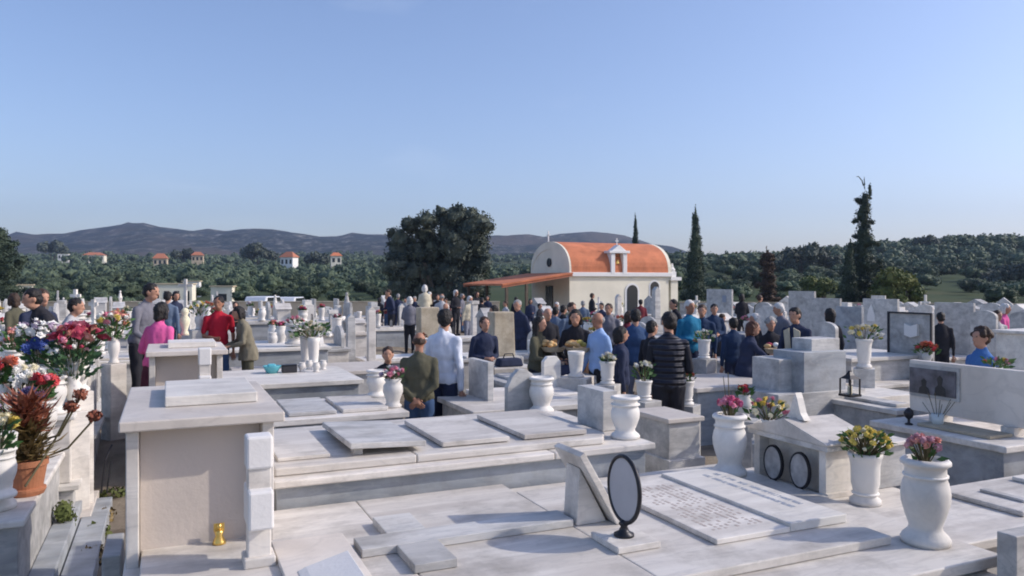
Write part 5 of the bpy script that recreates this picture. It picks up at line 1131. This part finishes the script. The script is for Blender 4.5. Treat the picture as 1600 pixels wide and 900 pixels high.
person('person in black between the denim shirt and the quilted vest', 1018, 11.4, 500, 120, 'black', 'black', hair='hair_black', h=1.62)
person('man in a dark quilted vest seen from behind', 1045, 9.3, 488, 172, 'quilted', 'black', sleeve='none', hair='hair_black', build=1.22, arms=('belly', 'down'), h=1.83, turn=15)
person('elderly white-haired man in a teal jacket', 1077, 14, 467, 25, 'teal', 'navy', hair='hair_white', build=1.15, skin='skin_tan', h=1.86, arms=('belly', 'belly'))
person('man in dark blue close right of the elderly man in teal', 1097, 14.6, 476, -20, 'darkblue', 'navy', hair='hair_brown', build=1.1, h=1.76)
person('woman in a dark coat reaching right over a grave', 1164, 11.6, 508, 80, 'navy', 'black', sex='f', hair='hair_auburn', hs='bob', lean=10, arms=('reach', 'hold'), coat=.25, build=1.15)
person('person in dark blue with back turned left of the reaching woman', 1146, 13.2, 499, 190, 'darkblue', 'navy', hair='hair_black', h=1.58)
person('grey-haired elderly woman in black facing the camera', 1204, 13, 497, 0, 'black', 'black', sex='f', hair='hair_grey', hs='curly', arms=('hold', 'hold'), build=1.1)
person('bearded priest in a dark suit with a pale green stole', 1249, 12, 487, -50, 'navy', 'navy', hair='hair_black', lean=10, arms=('hold', 'hold_low'), collar='cream', build=1.1, coat=.3)
person('dark-haired person behind the round-topped headstone', 1297, 13.6, 482, 200, 'black', 'black', hair='hair_black', hs='bob')
person('curly-haired woman in a blue top facing left at the right edge', 1534, 8.7, 513, -75, 'blue', 'navy', sex='f', hair='hair_brown', hs='curly', arms=('belly', 'belly'), build=1.15)
person('child with dark hair peeking over the sarcophagus at the right edge', 1558, 15.5, 482, 10, 'palegrey', 'navy', hair='hair_brown', h=1.62)
person('person in black right of the dark-framed headstone', 1470, 15, 478, 160, 'black', 'black', hair='hair_black', h=1.6)
# distant crowd
crowd = [(593, 467, 28, 'black', 'hair_black', 'leftmost mourner of the distant crowd, in black'), (605, 460, 30, 'maroon', 'hair_brown', 'distant mourner in maroon second from the crowd\'s left end'), (622, 459, 29, 'navy', 'hair_grey', 'distant grey-haired man in navy at the left of the crowd'),
         (634, 467, 28, 'palegrey', 'hair_black', 'distant mourner in pale grey between two in navy'), (648, 463, 30, 'navy', 'hair_grey', 'distant grey-haired mourner in navy left of the crowd\'s middle'), (657, 458, 33, 'khaki', 'hair_brown', 'distant mourner in khaki just left of the white-haired one'),
         (671, 456, 31, 'brown', 'hair_white', 'distant white-haired mourner in brown, middle of the crowd'), (684, 460, 30, 'black', 'hair_brown', 'distant mourner in black with brown hair right of the white-haired one'), (697, 466, 32, 'maroon', 'hair_black', 'distant mourner in maroon right of the crowd\'s middle'),
         (712, 453, 31, 'black', 'hair_white', 'tall distant mourner in black with white hair'), (722, 459, 33, 'grey', 'hair_grey', 'distant mourner in grey left of the sky-blue shirt'), (734, 463, 29, 'sky', 'hair_black', 'distant man in a sky-blue shirt by the canopy'),
         (745, 456, 34, 'black', 'hair_brown', 'distant mourner in black at the canopy corner'), (762, 462, 34, 'navy', 'hair_black', 'distant mourner in navy under the orange canopy'), (790, 470, 27, 'palegrey', 'hair_brown', 'distant mourner in pale grey right of the pale monument'), (806, 464, 33, 'black', 'hair_black', 'distant mourner in black in the porch shade'),
         (829, 467, 31, 'navy', 'hair_black', 'distant mourner in navy before the chapel gable'), (843, 474, 27, 'black', 'hair_black', 'distant mourner in black by the chapel corner'), (870, 472, 25, 'grey', 'hair_white', 'distant white-haired mourner in grey at the chapel corner'), (925, 458, 32, 'black', 'hair_brown', 'distant mourner in black before the cream chapel wall'),
         (911, 470, 26, 'greyblue', 'hair_grey', 'distant mourner in grey-blue before the chapel wall'), (940, 473, 24, 'navy', 'hair_black', 'mourner in navy below the chapel door, left'), (1001, 468, 27, 'maroon', 'hair_black', 'mourner in maroon below the chapel window'), (1159, 459, 27, 'black', 'hair_black', 'mourner in black between cypress and brown cypress'),
         (1187, 461, 26, 'khaki', 'hair_brown', 'mourner in khaki below the brown cypress'), (368, 478, 20, 'black', 'hair_black', 'mourner in black just right of the red t-shirt'), (880, 477, 19, 'black', 'hair_black', 'mourner in black behind the bending woman'), (1128, 490, 19, 'navy', 'hair_brown', 'mourner in navy left of the reaching woman')]
for i, (px, yt, Y, tp, hr, lab) in enumerate(crowd):
    person(lab, px, Y, yt, random.Random(i).uniform(-90, 200), tp, random.Random(i + 9).choice(['black', 'navy', 'denim']), hair=hr, hs=random.Random(i).choice(['short', 'bob', 'short']), far=True, arms=(['down', 'belly'][i % 2], 'belly'), build=1.08, sex='mf'[i % 2])
rdc = random.Random(77)
more = [(815, 17, 'navy', 'm'), (868, 18, 'greyblue', 'm'), (951, 16, 'grey', 'm'), (975, 15, 'maroon', 'f'), (1060, 18, 'black', 'm'), (1115, 17, 'darkblue', 'm'), (1180, 15, 'black', 'f'),
        (1225, 15, 'grey', 'm'), (775, 18, 'brown', 'f'), (703, 21, 'black', 'm'), (640, 21, 'grey', 'f'), (612, 24, 'navy', 'm'), (1566, 17, 'pink', 'f'), (30, 13, 'olive', 'f'), (272, 19, 'navy', 'f'), (730, 26, 'cream', 'f'), (752, 27, 'black', 'm'), (664, 27, 'cream', 'f'), (690, 25, 'palegrey', 'm')]
sdn = ['hair_black', 'hair_brown', 'hair_grey', 'hair_white']
for i, (px, Y, tp, sx) in enumerate(more):
    h_ = rdc.uniform(1.55, 1.78); hr = rdc.choice(sdn); yt = YH + (HC - h_ - gz((px - 800) / F * Y, Y)) * F / Y
    near = min(ANCH, key=lambda q: abs(q[0] - px)); side = 'right of ' if px >= near[0] else 'left of '
    person('%s in %s with %s hair behind and %s%s' % ('woman' if sx == 'f' else 'man', {'greyblue': 'grey-blue', 'darkblue': 'dark blue', 'palegrey': 'pale grey'}.get(tp, tp), hr[5:], side, near[1]), px, Y, yt, rdc.uniform(-110, 200), tp, rdc.choice(['black', 'navy', 'denim', 'trousergrey']), hair=hr, hs='bob' if sx == 'f' else rdc.choice(['short', 'short', 'bald']), sex=sx, far=Y > 19, arms=rdc.choice([('belly', 'belly'), ('down', 'belly'), ('down', 'down'), ('hold', 'belly')]), build=rdc.uniform(1.0, 1.18), lean=rdc.choice([0, 4, 9]), turn=rdc.uniform(-25, 25))
# baskets and trays
def basket(label, px, Y, py, n, cols, r=.2):
    g = T('bread_basket', label, 'basket', *PY(px, Y), zof(py, Y)); MB().lathe([(r * .7, 0), (r, .07), (r * 1.04, .075), (r * .95, .07), (r * .6, .015)], 20).build('tray', 'sandstone', g)
    rd = random.Random(n)
    for k in range(n):
        a = rd.random() * 6.28; q = r * .75 * rd.random() ** .5
        MB().ell((math.cos(a) * q, math.sin(a) * q, .1 + .05 * rd.random()), .06, .045, .035, 10, 6, rot=Matrix.Rotation(a, 4, 'Z')).build('loaf', rd.choice(cols), g, smooth=True)
newmat('bread', (.55, .28, .10), .7, .3, 30, .2, 20); newmat('bread_pale', (.66, .44, .2), .7, .3, 30, .2, 20)
basket('tray of golden bread held by the woman in the olive jacket', 864, 11.55, 549, 11, ['bread', 'bread_pale'])
basket('tray of yellow loaves before the woman in the patterned dress', 903, 11.3, 550, 10, ['bread_pale', 'bread', 'bloom_yellow'])
basket('small tray of food held by the elderly woman and the priest', 1210, 12.4, 552, 6, ['bread_pale', 'bloom_crimson', 'bloom_white'], .16)
for px, Y, py, lab in ((880, 11.2, 585, 'dark bag lying on the grave below the bread trays'), (795, 12.5, 572, 'small black case on a grave by the pale monument')):
    g = T('dark_bag', lab, 'bag', *PY(px, Y), zof(py, Y)); MB().box(-.22, .22, -.13, .13, 0, .13, taper=.03).build('body', 'cloth_navy', g, bevel=.03); MB().tube([(-.1, 0, .12), (-.07, 0, .2), (.07, 0, .2), (.1, 0, .12)], .01, 6).build('handle', 'black_plastic', g)
    MB().box(-.4, .4, -.3, .3, -zof(py, Y) - .3, -.003).build('base', 'marble', T('grave_table', lab.replace('dark bag lying', 'low grave supporting the bag').replace('small black case', 'low grave under the case'), 'grave', *PY(px, Y), zof(py, Y)), bevel=.008)

# ------------------------------------------------------------------ crowded graves filling the middle distance
def where(px):
    a = min(ANCH, key=lambda q: abs(q[0] - px)); d = px - a[0]
    return ('in line with ' if abs(d) < 9 else ('right of ' if d > 0 else 'left of ')) + a[1]
occ = []
for o in THINGS:
    if o.parent is None and o['category'] in ('grave', 'monument', 'pillar', 'headstone', 'grave box', 'chapel', 'pedestal', 'cross', 'vase'):
        x, y = o.location.x, o.location.y
        if abs(x) + abs(y) < .01: continue
        occ.append(UVw(x, y) + (o['category'],))
rd = random.Random(21); auto = []
hk = ['rect', 'arch', 'point', 'temple', 'block', 'cross', 'figure', 'arch', 'temple', 'point']
HD = dict(rect='square head', arch='round-topped head', point='pointed head', temple='gabled shrine', block='stepped block', cross='small cross', figure='small statue', none='no headstone')
vtpl = []
u = 10.9
while u < 40:
    v = -16 + rd.random() * 1.5
    while v < 34:
        du, dv = rd.uniform(.85, 1.15), rd.uniform(1.6, 2.0)
        uu, vv = u + rd.uniform(-.12, .12), v + rd.uniform(-.15, .15); v += rd.uniform(2.12, 2.4)
        X, Y = W(uu + du / 2, vv + dv / 2); px = 800 + F * X / Y
        if Y < 10.5 or Y > 36 or px < -90 or px > (1690 if Y > 20 else 1850): continue
        if any(uu - .35 < a - (0 if c in ('vase', 'pillar') else -.4) < uu + du + .2 and vv - (2.0 if c == 'grave' else .3) < b < vv + dv + .25 for a, b, c in occ): continue
        bad = False
        for (ppx, pY, po) in PEOPLE:
            a, b = UVw(po.location.x, po.location.y)
            if uu - .3 < a < uu + du + .3 and vv - .3 < b < vv + dv + .3: bad = True
        if bad or rd.random() < .05: continue
        if X > 1.5 and X < 11 and Y > 34: continue
        z = rd.uniform(.5, .78) + gz(X, Y); k = rd.choice(hk)
        cap_ = 1.04 if Y < 14 else (1.3 if Y < 19 else 1.6)
        if Y < 12.5: k = 'none'
        hh = max(.25, min(rd.uniform(.45, .95), cap_ - z)); mt = rd.choice(['marble', 'marble_white', 'marble_grey', 'marble_white', 'marble_warm'])
        t = simple_grave('x', uu, vv, du, dv, z, mat=mt, body=rd.choice(['marble_grey', 'marble', 'marble_blue']), slabs=rd.choice([0, 1, 1, 2]) if Y < 24 else 0, head=None if k == 'none' else k, hh=hh, far=Y > 22)
        tone = {'marble': 'pale', 'marble_white': 'white', 'marble_grey': 'grey', 'marble_warm': 'warm beige'}[mt]
        t['label'] = '%s grave with %s %s' % (tone, HD[k], where(px)); auto.append((t, Y))
        n = rd.choice([1, 2, 2, 3]) if Y < 26 else rd.choice([0, 1, 1])
        for i in range(n):
            a, b = uu + rd.uniform(.12, .25) + (du - .4) * (i % 2), vv + dv - rd.uniform(.15, .5) - .5 * (i > 1) - (.28 if k in ('temple', 'block') else .1)
            if rd.random() < .4: b = vv + .15 + rd.random() * .3
            kd = rd.choice(['urn', 'cup', 'jar', 'tall']); ht = rd.uniform(.24, .4)
            if len(vtpl) < 8:
                vv_ = vase(kd, 'x', a, b, z + .002, .32, w=1.15); vtpl.append(vv_)
            else:
                src = rd.choice(vtpl); vv_ = dup(src, (*W(a, b), z + .042), scale=ht / .32)
            vv_.location.z = z + .042; X2, Y2 = W(a, b); p2 = 800 + F * X2 / Y2
            bb = None
            if rd.random() < .7:
                col = rd.choice(['white', 'cream', 'pink', 'red', 'yellow', 'white', 'magenta', 'salmon', 'lilac', 'orange'])
                bb = bouquet('x', a, b, z + .04 + ht * .85, rd.uniform(.09, .17), [col, col, rd.choice(['white', 'pink', 'yellow'])], 12 if Y < 20 else 8, .05 if Y < 20 else .065, .05, single=False, nl=26, lf=.085, rd=rd)
                bb['label'] = '%s flowers in a grave vase %s' % (col, where(p2)); auto.append((bb, Y2))
            vv_['label'] = '%s marble grave vase %s' % ({'urn': 'rounded', 'cup': 'fluted', 'jar': 'narrow', 'tall': 'slim'}[kd] + ('' if bb else ' empty'), where(p2)); auto.append((vv_, Y2))
    u += rd.uniform(1.42, 1.62)
NL = lantern('x', 0, -3, .5, .3); pfm = T('framed_portrait', 'x', 'portrait', 0, -3, .5)
MB().prism([(-.09, 0), (.09, 0), (.09, .16), (.04, .22), (-.04, .22), (-.09, .16)], -.012, .0, 'x').build('frame', 'dark_metal', pfm); MB().prism([(-.07, .02), (.07, .02), (.07, .15), (.03, .19), (-.03, .19), (-.07, .15)], -.0145, -.0125, 'x').build('picture', 'portrait_pale', pfm)
lcx = T('small_cross', 'x', 'cross', 0, -3, .5); MB().box(-.05, .05, -.05, .05, 0, .08).build('foot', 'marble_grey', lcx); MB().box(-.02, .02, -.02, .02, .081, .42).box(-.0195, .0195, -.12, -.0205, .26, .30).box(-.0195, .0195, .0205, .12, .26, .30).build('cross', 'marble_bright', lcx)
NM = {'NL': ('candle lantern', NL), 'pf': ('framed portrait', pfm), 'lc': ('little white cross', lcx)}; used_ = set()
for t_, Y_ in [q for q in auto if q[0]['category'] == 'grave' and q[1] < 27]:
    lid_ = [c_ for c_ in t_.children if c_.name.startswith('lid')][0]; zz_ = max(v_.co.z for v_ in lid_.data.vertices); a_, b_2 = UVw(t_.location.x, t_.location.y)
    top_ = .042 if any(c_.name.startswith('slab') for c_ in t_.children) else .002
    for j_ in range(rd.choice([0, 1, 1, 2])):
        key = rd.choice(['NL', 'pf', 'lc', 'lc']); src = NM[key][1]; au, bv = a_ + .25 + .4 * rd.random(), b_2 + .35 + j_ * .5 + .2 * rd.random(); X_, Y2_ = W(au, bv)
        if key not in used_: o_ = src; o_.location = (X_, Y2_, zz_ + top_); used_.add(key)
        else: o_ = dup(src, (X_, Y2_, zz_ + top_))
        o_.rotation_euler.z = GA + rd.uniform(-.3, .3); o_['label'] = '%s on a grave top %s' % (NM[key][0], where(800 + F * X_ / Y2_)); auto.append((o_, Y2_))
by = {}
for o, Y in auto: by.setdefault(o['label'], []).append((Y, o))
ORD = ['nearest', 'second nearest', 'third nearest', 'fourth nearest', 'fifth nearest', 'sixth nearest', 'seventh nearest', 'eighth nearest', 'ninth nearest', 'tenth nearest', 'eleventh nearest', 'twelfth nearest']
for lab, lst in by.items():
    if len(lst) > 1:
        for i, (Y, o) in enumerate(sorted(lst, key=lambda q: q[0])): o['label'] = lab + ', ' + ORD[min(i, 11)]
for o, Y in auto: o['group'] = {'grave': 'graves crowding the middle distance', 'vase': 'marble vases among the graves', 'flowers': 'bouquets among the graves', 'lantern': 'candle lanterns on the graves', 'portrait': 'framed portraits on the graves', 'cross': 'little crosses on the graves'}[o['category']]
print('graves etc', len(auto), 'objects', len(bpy.data.objects))
for o in THINGS:
    q = o['label'].split()
    if len(q) > 16:
        q = [x for x in q if x not in ('just', 'close', 'the', 'a', 'grave')][:16]; o['label'] = ' '.join(q)
